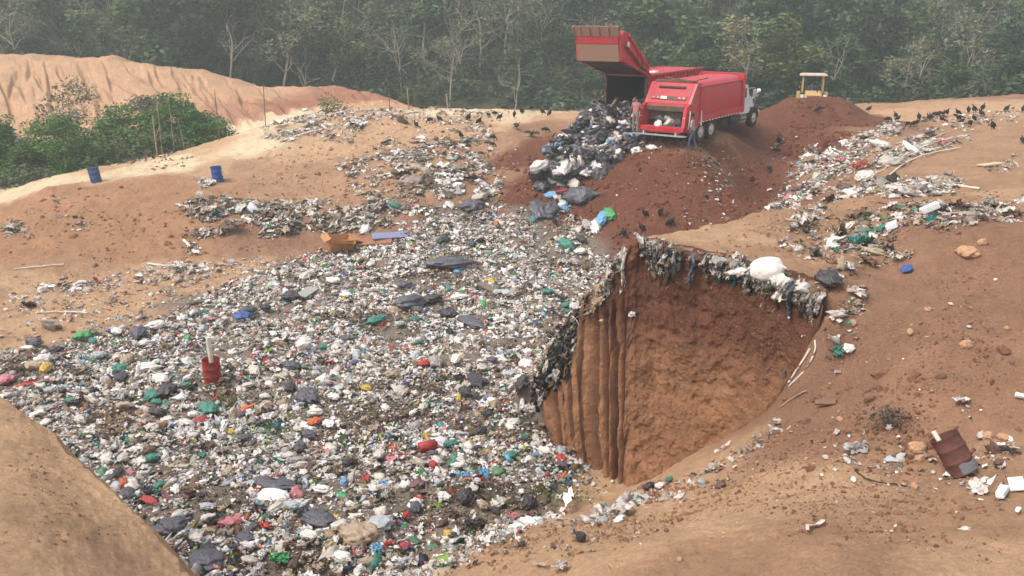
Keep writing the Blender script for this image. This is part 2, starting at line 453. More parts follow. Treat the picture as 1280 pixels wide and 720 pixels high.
def project(x, y, z):
    d = y * CP - z * SP
    u = y * SP + z * CP
    return 640 + FPX * x / d, 360 - FPX * u / d
_tt = np.geomspace(5, 140, 1500)
def hit(px, py):
    dx, dy, dz = ray(px, py)
    x, y, z = dx * _tt, dy * _tt, dz * _tt
    h = height(x, y)
    i = int(np.argmax(z < h))
    if i == 0: return None
    a, b = (z - h)[i - 1], (h - z)[i]
    w = a / (a + b + 1e-9)
    t = _tt[i - 1] * (1 - w) + _tt[i] * w
    return Vector((dx * t, dy * t, dz * t))
def hits(pp):
    """many at once"""
    pp = np.asarray(pp, float)
    tt = np.geomspace(5, 140, 700)
    D = np.array([ray(a, b) for a, b in pp])
    out = np.full((len(pp), 3), np.nan)
    for s in range(0, len(pp), 400):
        d = D[s:s + 400]
        X = d[:, 0:1] * tt; Y = d[:, 1:2] * tt; Z = d[:, 2:3] * tt
        H = height(X, Y)
        below = Z < H
        i = below.argmax(1)
        r = np.arange(len(d)); ok = i > 0
        i1 = np.clip(i, 1, None)
        a = (Z - H)[r, i1 - 1]; b = (H - Z)[r, i1]
        w = a / (a + b + 1e-9)
        t = tt[i1 - 1] * (1 - w) + tt[i1] * w
        o = d * t[:, None]; o[~ok] = np.nan
        out[s:s + 400] = o
    return out
def gz(x, y):
    return float(height(np.array([x]), np.array([y]))[0])
def gnormal(x, y, e=0.25):
    h = height(np.array([x - e, x + e, x, x]), np.array([y, y, y - e, y + e]))
    return Vector((-(h[1] - h[0]) / (2 * e), -(h[3] - h[2]) / (2 * e), 1)).normalized()

# soils: kind of earth at places of the photograph
PALE, ORANGE, TAN, BROWN, REDB, RED, DARK = map(s2l, ((222,196,160), (196,154,120), (194,156,122), (172,134,104), (152,114,90), (112,68,51), (92,56,44)))
BK = s2l((206, 166, 130)); MND = s2l((172, 128, 96)); NR = s2l((160, 120, 94)); WASTE = s2l((132, 119, 107)); SCRUB = s2l((84, 82, 58))
soil_px = [(60,100,ORANGE),(200,130,ORANGE),(150,80,ORANGE),(300,110,ORANGE),(300,140,s2l((172,126,100))),(360,130,s2l((160,108,84))),(430,125,s2l((164,112,88))),(480,130,ORANGE),(0,130,ORANGE),
 (0,252,PALE),(60,232,PALE),(120,215,TAN),(200,205,PALE),(250,185,TAN),(300,165,PALE),(340,158,PALE),(220,212,PALE),(270,210,TAN),(320,180,PALE),(350,150,PALE),
 (100,280,MND),(200,250,MND),(200,300,MND),(40,300,MND),(130,240,MND),(0,290,MND),(60,243,MND),(180,233,MND),(20,262,MND),(225,240,MND),(240,270,MND),(220,310,MND),(150,320,MND),(60,228,PALE),(120,219,PALE),(160,214,PALE),(100,335,BROWN),(50,350,TAN),(200,345,TAN),(100,380,TAN),(0,400,TAN),(250,345,TAN),(30,420,TAN),
 (300,210,BROWN),(330,260,BROWN),(400,190,TAN),(400,220,BROWN),(450,210,BROWN),(350,170,TAN),(420,160,TAN),(480,150,TAN),(560,150,TAN),(560,140,PALE),(640,145,PALE),(600,160,TAN),(500,165,TAN),(400,285,REDB),(500,270,REDB),(450,240,BROWN),(300,285,REDB),
 (600,185,BROWN),(640,200,RED),(650,240,RED),(610,230,REDB),(690,190,RED),(680,160,REDB),(700,145,TAN),(740,150,BROWN),(740,240,RED),(800,220,RED),(800,270,RED),(850,210,RED),(900,230,RED),(900,190,RED),(940,190,RED),(960,240,RED),(860,180,REDB),(820,175,REDB),(760,180,RED),
 (900,165,REDB),(960,170,RED),(1000,145,RED),(1040,150,RED),(1080,155,RED),(1020,130,RED),(990,190,RED),(1100,162,REDB),(957,160,RED),(966,156,RED),(973,150,RED),(985,152,RED),(978,142,RED),(985,132,RED),(1060,132,RED),(1075,142,RED),(1095,155,RED),(1048,127,RED),(998,126,RED),
 (1080,135,BROWN),(1150,125,REDB),(1250,120,REDB),(1150,140,ORANGE),(1250,135,TAN),(1130,150,TAN),(1200,160,BROWN),(1260,170,BROWN),(1150,175,BROWN),(1150,210,BROWN),(1220,200,BROWN),(1270,210,BROWN),(1050,200,BROWN),(1000,225,REDB),
 (1250,240,TAN),(1200,250,BROWN),(1100,260,BROWN),(1000,290,BROWN),(920,295,TAN),(870,300,TAN),(980,320,BROWN),(1100,300,BROWN),(1200,300,REDB),(1150,290,REDB),(1100,350,REDB),(1200,400,REDB),(1250,330,REDB),(1100,430,REDB),(1050,420,REDB),(1000,480,REDB),
 (1250,480,NR),(1150,520,NR),(1200,540,NR),(1060,540,NR),(1150,460,NR),(1000,540,REDB),(900,580,TAN),(1100,570,BROWN),(1250,570,BROWN),(1000,610,TAN),(1200,640,BROWN),(900,650,TAN),(1050,680,BROWN),(800,680,TAN),(700,700,TAN),(640,705,TAN),(760,620,TAN),(860,700,BROWN),(1250,700,TAN),(760,650,TAN),
 (40,520,BK),(40,600,BK),(100,640,BK),(60,690,BK),(150,700,TAN),(10,650,TAN),(180,690,BK),(100,590,BK),
 (200,450,WASTE),(400,350,WASTE),(400,450,WASTE),(600,320,WASTE),(600,420,WASTE),(300,600,WASTE),(500,600,WASTE),(400,700,WASTE),(640,600,WASTE),(640,280,WASTE),(560,275,WASTE),(540,225,BROWN),(590,215,BROWN),(480,230,BROWN),(600,235,REDB),(700,320,WASTE),(200,580,WASTE),(80,460,WASTE),(300,380,WASTE),(680,560,WASTE)]
_sh = hits([(a, b) for a, b, c in soil_px])
_ok = ~np.isnan(_sh[:, 0])
soilP = _sh[_ok][:, :2]; soilC = np.array([c for a, b, c in soil_px])[_ok]
extraP = np.array([(-20, 105), (20, 105), (60, 105), (-60, 110), (0, 90), (30, 90), (60, 88), (-32, 62), (-45, 60), (-24, 65)]); extraC = np.array([SCRUB] * 10)
soilP = np.vstack([soilP, extraP]); soilC = np.vstack([soilC, extraC])
def soil(x, y):
    sh = x.shape; x = x.ravel(); y = y.ravel()
    amp = 0.35 + 0.015 * np.abs(y)
    wx = x + amp * fbm(x, y, 1.6, 4, 51, 0.6); wy = y + amp * fbm(x, y, 1.6, 4, 61, 0.6)
    out = np.empty((len(x), 3))
    for i in range(0, len(x), 40000):
        d2 = (wx[i:i + 40000, None] - soilP[None, :, 0]) ** 2 + (wy[i:i + 40000, None] - soilP[None, :, 1]) ** 2
        w = 1.0 / (d2 + 0.05) ** 2.6
        out[i:i + 40000] = (w @ soilC) / w.sum(1)[:, None]
    scr = np.clip((y - 97) / 3, 0, 1)[:, None]
    out = out * (1 - scr) + np.array(SCRUB) * scr
    return out.reshape(sh + (3,))

M_soil = mat_soil('soil')
# one ground sheet, finer near the viewpoint
nth = 1150
rr = np.concatenate([np.geomspace(3.0, 9, 90, endpoint=False), np.geomspace(9, 70, 640, endpoint=False), np.geomspace(70, 110, 110, endpoint=False), np.geomspace(110, 236, 40)])
th = np.concatenate([np.linspace(-64, -32, 60, endpoint=False), np.linspace(-32, 32, nth, endpoint=False), np.linspace(32, 64, 61)])
TH, RR = np.meshgrid(np.radians(th), rr)
GX, GY = RR * np.sin(TH), RR * np.cos(TH)
GZ = height(GX, GY)
nr, nc = GX.shape
idx = np.arange(nr * nc).reshape(nr, nc)
F = np.stack([idx[:-1, :-1], idx[:-1, 1:], idx[1:, 1:], idx[1:, :-1]], -1).reshape(-1, 4)
V = np.stack([GX, GY, GZ], -1).reshape(-1, 3)
ground = mesh_np('ground', V, F, M_soil, color=soil(GX, GY).reshape(-1, 3))
tag(ground, kind='structure')

# ------------------------------------------------------------------ cut face of the bluff
def resample(P, n):
    s = np.r_[0, np.cumsum(np.linalg.norm(np.diff(P, axis=0), axis=1))]
    u = np.linspace(0, s[-1], n)
    return np.stack([np.interp(u, s, P[:, k]) for k in range(P.shape[1])], 1)
def smooth_line(P, it=2):
    for _ in range(it):
        Q = [P[0]]
        for a, b in zip(P[:-1], P[1:]):
            Q += [0.75 * a + 0.25 * b, 0.25 * a + 0.75 * b]
        Q.append(P[-1]); P = np.array(Q)
    return P
NU, NV = 520, 170
both = np.hstack([rimP, footP])
both = resample(smooth_line(both), NU)
rim_s, foot_s = both[:, :3].copy(), both[:, 3:].copy()
_a = np.r_[0, np.cumsum(np.linalg.norm(np.diff(rim_s, axis=0), axis=1))]
_w = np.clip(_a / .8, 0, 1) * np.clip((_a[-1] - _a) / .8, 0, 1)
rim_s[:, 1] += _w * (.22 * fbm(_a, _a * 0, 1.1, 3, 45) + .12 * fbm(_a, _a * 0, .3, 3, 46))
rim_s[:, 2] += _w * (.16 * fbm(_a, _a * 0 + 3, .8, 3, 47))
U = np.arange(NU)[:, None] / NU
Vv = np.linspace(0, 1, NV)[None, :]
plan = np.gradient((rim_s[:, :2] + foot_s[:, :2]) / 2, axis=0)
for _ in range(20): plan[1:-1] = (plan[:-2] + plan[1:-1] * 2 + plan[2:]) / 4
nrm = np.stack([plan[:, 1], -plan[:, 0]], 1); nrm /= np.linalg.norm(nrm, axis=1)[:, None]
arc = np.r_[0, np.cumsum(np.linalg.norm(np.diff(both[:, :3], axis=0), axis=1))]
A = np.repeat(arc[:, None], NV, 1)
Hh = Vv * (rim_s[:, 2] - foot_s[:, 2])[:, None]
wfl = np.clip((5.2 - A) / 1.0, 0, 1)          # the fluted, eroded left part
fl = fbm(A * 1.0 + 0.25 * fbm(A, Hh, 1.2, 2, 3), Hh * 0.10, 0.34, 3, 71)
fl2 = fbm(A, Hh * 0.16, 0.9, 2, 77)
gro = 0
for ga, gw, gd in ((.9, .08, .20), (1.7, .10, .26), (2.5, .10, .34), (3.15, .08, .42), (3.7, .13, .50), (4.15, .07, .40), (4.55, .09, .44), (4.95, .06, .24)):
    q = (A + .10 * fbm(Hh, A * 0 + ga, 1.1, 2, 5) - ga) / gw
    gro = gro - 2.1 * gd * np.exp(-q * q) * np.clip((Vv - .12 - .25 * (ga < 1.5)) * 4, 0, 1)
D = gro + wfl * (0.12 * np.abs(fl) ** 0.8 + 0.22 * fl2) * np.clip(Vv * 3.0, 0.15, 1)
D += (1 - wfl * 0.7) * (0.34 * fbm(A, Hh, 2.2, 6, 81, .52) + 0.12 * (.3 - np.abs(fbm(A, Hh * .8, .7, 4, 85, .55))) + 0.045 * fbm(A * 1.3, Hh, 0.30, 4, 91, 0.6) - 0.02 * np.clip(0.12 - np.abs(fbm(A, Hh * 0.5, 0.8, 3, 95)), 0, 1) * 6)
D += 0.075 * fbm(A, Hh, 0.20, 5, 99, .7)
D -= 0.022 * np.clip(0.05 - np.abs(fbm(A + .3 * fbm(A, Hh, .6, 2, 9), Hh * .35, 0.55, 3, 97)), 0, 1) * 14
D *= np.clip(np.minimum(1, (arc[-1] - A) / 0.8 + 0.1), 0, 1)
prof = Vv ** 1.0
pos = rim_s[:, None, :] * (1 - prof[..., None]) + foot_s[:, None, :] * prof[..., None]
bulge = -0.10 * np.sin(np.pi * Vv ** 0.8) * (1 - wfl) + 0.22 * np.sin(np.pi * Vv) * wfl
pos[..., 0] += nrm[:, None, 0] * (D + bulge); pos[..., 1] += nrm[:, None, 1] * (D + bulge)
lip = []
for q in (1.0, 0.6, 0.3, 0.1):                   # rolls back over the top
    l = pos[:, 0, :].copy(); l[:, :2] -= nrm * q; l[:, 2] = np.where(q > 0.35, height(l[:, 0], l[:, 1]) - 0.06 * (q > 0.9) + 0.02, l[:, 2] + 0.03)
    lip.append(l)
toe = pos[:, -1, :].copy(); toe[:, 2] -= 0.8; toe[:, :2] += nrm * 0.1
POS = np.concatenate([np.stack(lip, 1), pos, toe[:, None, :]], 1)
nu, nv = POS.shape[:2]
idx = np.arange(nu * nv).reshape(nu, nv)
F = np.stack([idx[:-1, :-1], idx[1:, :-1], idx[1:, 1:], idx[:-1, 1:]], -1).reshape(-1, 4)
cz = np.concatenate([np.zeros((NU, 4)), np.repeat(Vv, NU, 0), np.ones((NU, 1))], 1)
zz = POS[..., 2] + 0.35 * fbm(POS[..., 0], POS[..., 1], 0.8, 3, 15)
lay = np.clip((-6.9 - zz) / 1.2, 0, 1)[..., None]
c_top, c_low = np.array(s2l((118, 76, 57))), np.array(s2l((172, 124, 90)))
CC = c_top * (1 - lay) + c_low * lay
Aall = np.concatenate([np.repeat(arc[:, None], 4, 1), A, arc[:, None]], 1)
st = (fbm(Aall, POS[..., 2] * 0.2, 0.5, 3, 17) * 0.5 + 0.5)[..., None]
CC = CC * (0.78 + 0.36 * st) * (0.95 + .34 * (fbm(Aall, POS[..., 2], .30, 6, 23, .75)[..., None]))
# blackened old waste seam near the top of the left nose
dk = np.clip(1.35 - cz * 3.3 + 0.6 * fbm(Aall, cz * 4, 0.5, 3, 19), 0, 1) * np.clip((2.3 - Aall) / 0.7, 0, 1)
CC = CC * (1 - dk[..., None]) + np.array(s2l((62, 52, 46))) * dk[..., None]
cliff = mesh_np('cliff', POS.reshape(-1, 3), F, M_soil, color=CC.reshape(-1, 3))
tag(cliff, kind='structure')
# ------------------------------------------------------------------ litter
def ico(sub):
    bm = bmesh.new(); bmesh.ops.create_icosphere(bm, subdivisions=sub, radius=1.0)
    bm.verts.ensure_lookup_table()
    V = np.array([v.co[:] for v in bm.verts]); F = np.array([[v.index for v in f.verts] for f in bm.faces]); bm.free()
    return V, F
ICO = {s: ico(s) for s in (2, 3, 4)}
def crumple(V, r, amp=0.25, folds=5):
    V = V.copy()
    d = V / np.linalg.norm(V, axis=1)[:, None]
    for k in range(folds):                        # pleats and dents
        n = r.normal(size=3); n /= np.linalg.norm(n)
        ph = r.uniform(0, 6); fr = r.uniform(2.0, 7.0)
        V *= (1 + amp * 0.45 * (np.abs(np.sin(d @ n * fr + ph)) - 0.5))[:, None]
    V *= (1 + r.normal(size=(len(V), 1)) * amp * 0.12)
    return V
def p_bag(r, sub=2):
    V, F = ICO[sub]
    V = crumple(V, r, 0.36, 6 if sub == 2 else 14)
    V[:, 0] *= r.uniform(0.8, 1.35); V[:, 1] *= r.uniform(0.6, 1.0); V[:, 2] *= r.uniform(0.28, 0.55)
    if r.random() < 0.5:                           # tied neck
        k = np.clip(V[:, 0] - 0.5, 0, None) * 2.0
        V[:, 1] *= 1 / (1 + 2.2 * k); V[:, 2] *= 1 / (1 + 1.6 * k); V[:, 0] += k * 0.25
    V[:, 2] += 0.25
    return V * 0.5, F
def grid_faces(n, m):
    i = np.arange(n * m).reshape(n, m)
    q = np.stack([i[:-1, :-1], i[1:, :-1], i[1:, 1:], i[:-1, 1:]], -1).reshape(-1, 4)
    return np.vstack([q[:, :3], q[:, [0, 2, 3]]])
def p_sheet(r, n=5):
    u, v = np.meshgrid(np.linspace(-.5, .5, n), np.linspace(-.5, .5, n), indexing='ij')
    z = np.zeros_like(u)
    for k in range(4):
        a = r.uniform(0, 6.28); z += r.uniform(.05, .16) * np.abs(np.sin((u * np.cos(a) + v * np.sin(a)) * r.uniform(3, 9) + r.uniform(0, 6)))
    z += r.normal(size=z.shape) * 0.035
    u = u * (1 - 0.5 * r.random() * np.abs(v)) + r.normal(size=u.shape) * 0.05; v = v * r.uniform(0.5, 1.0) + r.normal(size=v.shape) * 0.05
    return np.stack([u, v, z + 0.03], -1).reshape(-1, 3), grid_faces(n, n)
def p_strip(r, n=9, w=0.08):
    t = np.linspace(-.6, .6, n)
    a = r.uniform(2, 6); c = np.stack([t, 0.16 * np.sin(t * a + r.uniform(0, 6)), 0.10 * np.abs(np.sin(t * r.uniform(2, 7) + r.uniform(0, 6)))], 1)
    w = w * r.uniform(0.5, 1.6) * (0.6 + 0.5 * r.random((n, 1)))
    tw = np.cumsum(r.normal(size=n) * 0.6)
    o = np.stack([np.zeros(n), np.cos(tw), np.sin(tw) * 0.7], 1) * w
    V = np.concatenate([c - o, c + o], 0)
    f = []
    for i in range(n - 1): f += [[i, i + 1, n + i + 1], [i, n + i + 1, n + i]]
    return V + [0, 0, .06], np.array(f)
def p_box(r):
    V = np.array([[x, y, z] for x in (-.5, .5) for y in (-.5, .5) for z in (-.5, .5)], float)
    V *= [1, r.uniform(.45, .9), r.uniform(.12, .5)]; V += r.normal(size=V.shape) * .05
    V[:, 2] += .15
    F = np.array([[0,1,3],[0,3,2],[4,6,7],[4,7,5],[0,4,5],[0,5,1],[2,3,7],[2,7,6],[0,2,6],[0,6,4],[1,5,7],[1,7,3]])
    return V, F
def p_stick(r):
    n = 5; t = np.linspace(-.9, .9, n)
    c = np.stack([t, .06 * np.sin(t * 3 + r.uniform(0, 6)), .08 * t * r.normal()], 1)
    V = []
    for i in range(n):
        for a in range(4): V.append(c[i] + np.array([0, np.cos(a * 1.571), np.sin(a * 1.571)]) * .022 * (1.2 - .3 * t[i]))
    F = []
    for i in range(n - 1):
        for a in range(4):
            b = (a + 1) % 4; F += [[i*4+a, i*4+b, i*4+4+b], [i*4+a, i*4+4+b, i*4+4+a]]
    return np.array(V) + [0, 0, .05], np.array(F)
def p_bottle(r, n=8):
    prof = [(0, .0), (0, .13), (.42, .14), (.56, .12), (.66, .05), (.76, .05), (.76, 0)]
    V = []; F = []
    sq = r.uniform(.6, 1)
    for x, rad in prof:
        for a in range(n): V.append([x - .38, rad * np.cos(a * 6.2832 / n), rad * sq * np.sin(a * 6.2832 / n)])
    for i in range(len(prof) - 1):
        for a in range(n):
            b = (a + 1) % n; F += [[i*n+a, i*n+b, i*n+n+b], [i*n+a, i*n+n+b, i*n+n+a]]
    return np.array(V) + [0, 0, .1], np.array(F)
lr = np.random.default_rng(3)
PROTO = dict(bag=[p_bag(lr) for _ in range(26)], sheet=[p_sheet(lr) for _ in range(22)],
             bagf=[p_bag(lr, 3) for _ in range(20)], sheetf=[p_sheet(lr, 10) for _ in range(16)], strip=[p_strip(lr) for _ in range(14)],
             box=[p_box(lr) for _ in range(8)], stick=[p_stick(lr) for _ in range(5)], bottle=[p_bottle(lr) for _ in range(3)])
PAL = dict(white=(234,227,219), offwhite=(208,198,186), grey=(156,149,143), beige=(170,148,122), brown=(104,80,62), dark=(44,43,46), black=(26,26,30), teal=(48,126,108),
           green=(62,150,86), lime=(140,176,70), blue=(52,86,150), sky=(104,164,200), red=(176,44,46), pink=(204,128,136), yellow=(206,170,70), orange=(206,96,48), clear=(176,182,182), moss=(92,92,54))
PAL = {k: np.array(s2l(v)) for k, v in PAL.items()}
def mix(**kw):
    k = list(kw); w = np.array([kw[a] for a in k], float); return k, w / w.sum()
PIT = mix(white=46, offwhite=22, clear=10, grey=7, beige=11, brown=8, dark=4.5, black=4.5, teal=3.2, green=.8, lime=.5, blue=1.3, sky=1.3, red=1.4, pink=1.4, yellow=1.0, orange=.7, moss=1.6)
DRY = mix(white=36, offwhite=28, grey=12, beige=20, brown=8, dark=6, teal=2, sky=.7, pink=.8, red=.4, clear=4)
OLD = mix(white=14, offwhite=28, grey=16, beige=24, brown=12, dark=9, black=2, teal=4, green=.8)
BAGS = mix(black=50, dark=30, white=14, sky=2, offwhite=8, green=1, blue=1.5)
EARTH = mix(brown=5, beige=3, dark=1)
STONE = {'a': 1}
M_litter = mat_attr('litter', rough=0.5, var=0.10, vscale=2.0, fine=34.0, bump=0.8, bdist=0.03, spec=0.4)
def rotm(a, b, c):
    ca, sa, cb, sb, cc, sc = np.cos(a), np.sin(a), np.cos(b), np.sin(b), np.cos(c), np.sin(c)
    n = len(a); M = np.empty((n, 3, 3))
    M[:, 0, 0] = cc * cb; M[:, 0, 1] = cc * sb * sa - sc * ca; M[:, 0, 2] = cc * sb * ca + sc * sa
    M[:, 1, 0] = sc * cb; M[:, 1, 1] = sc * sb * sa + cc * ca; M[:, 1, 2] = sc * sb * ca - cc * sa
    M[:, 2, 0] = -sb; M[:, 2, 1] = cb * sa; M[:, 2, 2] = cb * ca
    return M
LV, LF, LC = [], [], []
lcount = 0
def lay(P, size, kinds, palette, tilt=0.5, lift=0.0, r=lr, dirt=0.22):
    """adds loose pieces at points P (n,3) to the litter that is nobody's to count"""
    global lcount
    n = len(P)
    if n == 0: return
    kk, kw = kinds; pk, pw = palette
    kidx = r.choice(len(kk), n, p=kw); cidx = r.choice(len(pk), n, p=pw)
    cols = np.array([PAL[c] for c in pk])[cidx] * r.uniform(0.72, 1.12, (n, 1)) + r.normal(size=(n, 3)) * 0.01
    soilc = np.array(s2l((140, 104, 80)))
    dm = (r.random((n, 1)) ** 2) * dirt * 2
    cols = np.clip(cols * (1 - dm) + soilc * dm, 0.01, 0.85)
    a = r.normal(size=n) * tilt; b = r.normal(size=n) * tilt; c = r.uniform(0, 6.283, n)
    M = rotm(a, b, c)
    for ki, kname in enumerate(kk):
      big = size * FPX / P[:, 1] > 9
      for fine in ((False, True) if kname in ('bag', 'sheet') else (False,)):
        pr = PROTO[kname + ('f' if fine else '')]
        pi = r.integers(0, len(pr), n)
        if kname in ('bag', 'sheet'): pi = np.where(big == fine, pi, -1)
        for j, (v, f) in enumerate(pr):
            s = np.where((kidx == ki) & (pi == j))[0]
            if len(s) == 0: continue
            W = np.einsum('nij,vj->nvi', M[s], v) * size[s, None, None] + P[s, None, :]
            if lift: W[..., 2] += 0
            nv = len(v)
            LV.append(W.reshape(-1, 3)); LC.append(np.repeat(cols[s], nv, 0))
            LF.append((f[None] + (np.arange(len(s)) * nv)[:, None, None]).reshape(-1, 3) + lcount)
            lcount += nv * len(s)
def world_poly(px):
    h = hits(px); return h[~np.isnan(h[:, 0])][:, :2]
def sample_poly(P, dens, r=lr, clump=0.0, cscale=1.0, seed=0, power=1.0):
    P = np.asarray(P); lo, hi = P.min(0), P.max(0)
    n = int((hi - lo).prod() * dens)
    X = r.uniform(lo[0], hi[0], n); Y = r.uniform(lo[1], hi[1], n)
    d, ins = poly_dist(X, Y, P)
    wd = min(0.8, 0.5 * d[ins].max()) if ins.any() else 0.8
    keep = ins & (r.random(n) < np.clip(d / wd, 0.12, 1))
    if clump:
        c = fbm(X, Y, cscale, 3, seed) * 1.6 + 0.5
        keep &= r.random(n) < np.clip((c - clump) / (1 - clump) * 1.8, 0, 1) ** power
    X, Y = X[keep], Y[keep]
    Z = np.empty(len(X))
    for i in range(0, len(X), 40000): Z[i:i+40000] = height(X[i:i+40000], Y[i:i+40000])
    return np.stack([X, Y, Z], 1)
MIXK = mix(bag=22, sheet=47, strip=25, box=3, stick=2, bottle=1.5)
SCRAP = mix(sheet=50, strip=34, bag=10, stick=4, box=2)
ROPEY = mix(strip=62, sheet=30, bag=5, stick=3)

pit_px = [(0,436),(60,424),(125,418),(165,400),(225,382),(300,348),(345,330),(380,312),(420,304),(470,296),(500,285),(520,270),(560,258),(600,250),(632,250),(655,262),(700,268),(722,262),
  (745,278),(742,300),(752,318),(770,322)]
pit_w = list(map(tuple, world_poly(pit_px)))
pit_w += [(6.0, 35.5), (5.5, 30), (4.2, 25), (3.0, 23.2), (1.6, 22.6), (1.0, 22.0), (1.2, 20.6), (2.4, 19.0)]
pit_w += list(map(tuple, world_poly([(770,606),(715,640),(690,652),(640,680),(560,719),(545,740)])))
pit_w += [(-1.2, 13.0), (-5.0, 12.6), (-8.6, 14.2), (-13.0, 17.5), (-17, 21), (-18, 24)]
pit_w = np.array(pit_w)
PP = sample_poly(pit_w, 330, seed=5)
lump = 0.16 * fbm(PP[:, 0], PP[:, 1], 1.4, 3, 8)
PP[:, 2] += lump + lr.uniform(-0.03, 0.06, len(PP)) 
sz = np.clip(lr.lognormal(math.log(0.074), 0.56, len(PP)), 0.035, 0.30)
# earthy / darker patches inside the pit
patch = fbm(PP[:, 0], PP[:, 1], 2.2, 3, 33)
e = patch > 0.36
lay(PP[~e], sz[~e], MIXK, PIT)
lay(PP[e], sz[e] * .8, mix(strip=34, sheet=34, bag=20, stick=12), mix(brown=34, beige=16, dark=10, moss=9, white=12, offwhite=12, grey=8, teal=2))
# strewn areas: (outline in the photograph, pieces per m2, clumpiness, size, kinds, palette)
SC_ = [
 ([(0,372),(90,352),(240,322),(345,322),(420,300),(440,300),(330,345),(230,385),(120,420),(0,432)], 16, .42, .15, SCRAP, DRY),
 ([(0,360),(180,340),(330,318),(330,330),(180,356),(0,375)], 34, .30, .18, SCRAP, DRY),
 ([(220,258),(240,246),(330,250),(400,252),(480,250),(520,262),(500,284),(440,294),(380,292),(320,300),(235,298),(240,275)], 120, .12, .28, ROPEY, OLD),
 ([(320,185),(340,150),(420,142),(520,146),(600,150),(640,160),(600,190),(560,215),(520,232),(505,262),(470,250),(430,205),(480,170),(400,170)], 11, .75, .24, MIXK, DRY),
 ([(430,200),(520,185),(600,168),(628,190),(600,215),(520,255),(470,262),(420,240),(410,225)], 26, .5, .24, MIXK, OLD),
 ([(500,285),(505,262),(530,235),(560,212),(600,196),(625,215),(632,250),(600,256),(560,262)], 60, .35, .26, MIXK, PIT),
 ([(330,178),(350,148),(420,150),(470,160),(440,180),(380,182)], 9, .7, .28, SCRAP, DRY),
 ([(370,136),(520,138),(640,138),(640,150),(500,156),(360,158)], 9, .5, .2, SCRAP, DRY),
 ([(0,275),(30,278),(38,292),(0,302)], 40, .1, .22, ROPEY, OLD),
 ([(62,244),(82,246),(84,256),(64,256)], 18, .1, .2, ROPEY, OLD),
 ([(62,268),(110,272),(126,282),(100,292),(70,284)], 14, .3, .2, ROPEY, OLD),
 ([(180,160),(228,150),(260,146),(240,160),(212,175),(205,188),(180,190)], 18, .3, .3, MIXK, mix(white=10, offwhite=4, teal=1)),
 ([(150,205),(200,192),(245,195),(240,210),(180,218)], 6, .4, .2, SCRAP, EARTH),
 ([(220,300),(250,296),(256,322),(230,326)], 14, .3, .24, SCRAP, OLD),
 ([(246,224),(262,222),(266,234),(250,240)], 30, .1, .26, SCRAP, DRY),
 # red slope: thin scatter
 ([(600,200),(700,190),(900,185),(980,200),(960,255),(860,290),(760,300),(700,268),(640,255)], 3.0, .40, .13, SCRAP, DRY),
 ([(700,205),(716,205),(716,260),(735,280),(700,290),(688,262),(690,225)], 60, .10, .30, MIXK, mix(white=20, offwhite=10, black=16, dark=12, sky=5, blue=3, teal=3, beige=6, red=1)),
 ([(860,200),(900,190),(920,200),(915,262),(890,290),(850,285)], 12, .42, .17, SCRAP, OLD),
 ([(655,178),(640,215),(620,232),(640,188)], 14, .35, .18, SCRAP, OLD),
 # trash flank between heap and right plateau
 ([(985,205),(1010,182),(1060,172),(1100,155),(1130,150),(1125,168),(1080,200),(1075,225),(1030,240),(965,262),(958,250),(980,232)], 60, .22, .19, MIXK, DRY),
 ([(1075,205),(1110,192),(1150,172),(1215,168),(1210,182),(1160,195),(1110,215),(1078,222)], 30, .35, .3, ROPEY, DRY),
 ([(1000,235),(1060,232),(1110,225),(1200,222),(1210,232),(1180,245),(1090,248),(1000,255),(940,272),(950,258)], 70, .12, .22, MIXK, DRY),
 ([(930,268),(1000,252),(1200,244),(1279,252),(1279,280),(1200,290),(1150,310),(1140,330),(1060,350),(1040,330),(1000,330),(960,300)], 40, .46, .19, ROPEY, OLD),
 ([(1150,262),(1279,255),(1279,278),(1200,285),(1160,300)], 44, .3, .22, ROPEY, OLD),
 ([(985,285),(1020,262),(1060,280),(1120,290),(1150,322),(1060,350),(1035,345),(1010,320)], 60, .30, .2, ROPEY, OLD),
 ([(1120,150),(1279,134),(1279,160),(1200,165),(1130,165)], 5, .45, .22, SCRAP, DRY),
 ([(1220,205),(1279,190),(1279,215),(1230,220)], 14, .4, .2, ROPEY, OLD),
 ([(960,170),(1000,170),(990,205),(955,200)], 3, .3, .2, SCRAP, DRY),
 # slope beside the cut face
 ([(1034,405),(1048,376),(1092,348),(1078,400),(1080,435),(1044,475),(1004,512),(978,516),(1002,478),(1024,440)], 70, .12, .22, ROPEY, OLD),
 ([(880,580),(975,520),(1010,530),(900,605),(800,632),(800,618)], 30, .4, .15, SCRAP, OLD),
 ([(790,618),(860,602),(930,594),(900,616),(820,630),(760,654),(690,664)], 50, .3, .17, MIXK, DRY),
 ([(560,716),(690,650),(780,640),(760,690),(700,716)], 16, .45, .12, SCRAP, mix(beige=8, brown=6, offwhite=4, dark=2)),
 # near ground on the right
 ([(1000,560),(1279,480),(1279,640),(1100,620),(1020,600)], 24, .4, .10, SCRAP, DRY),
 ([(1030,560),(1140,545),(1150,600),(1060,600)], 50, .3, .11, SCRAP, DRY),
 ([(1210,560),(1279,545),(1279,625),(1235,620)], 50, .2, .12, SCRAP, mix(white=8, offwhite=5, dark=3, teal=1)),
 ([(900,580),(1279,300),(1279,716),(600,716)], 4, .2, .075, SCRAP, DRY),
 ([(0,500),(240,716),(0,716)], 2.0, .4, .03, SCRAP, mix(beige=6, offwhite=2, brown=3)),
]
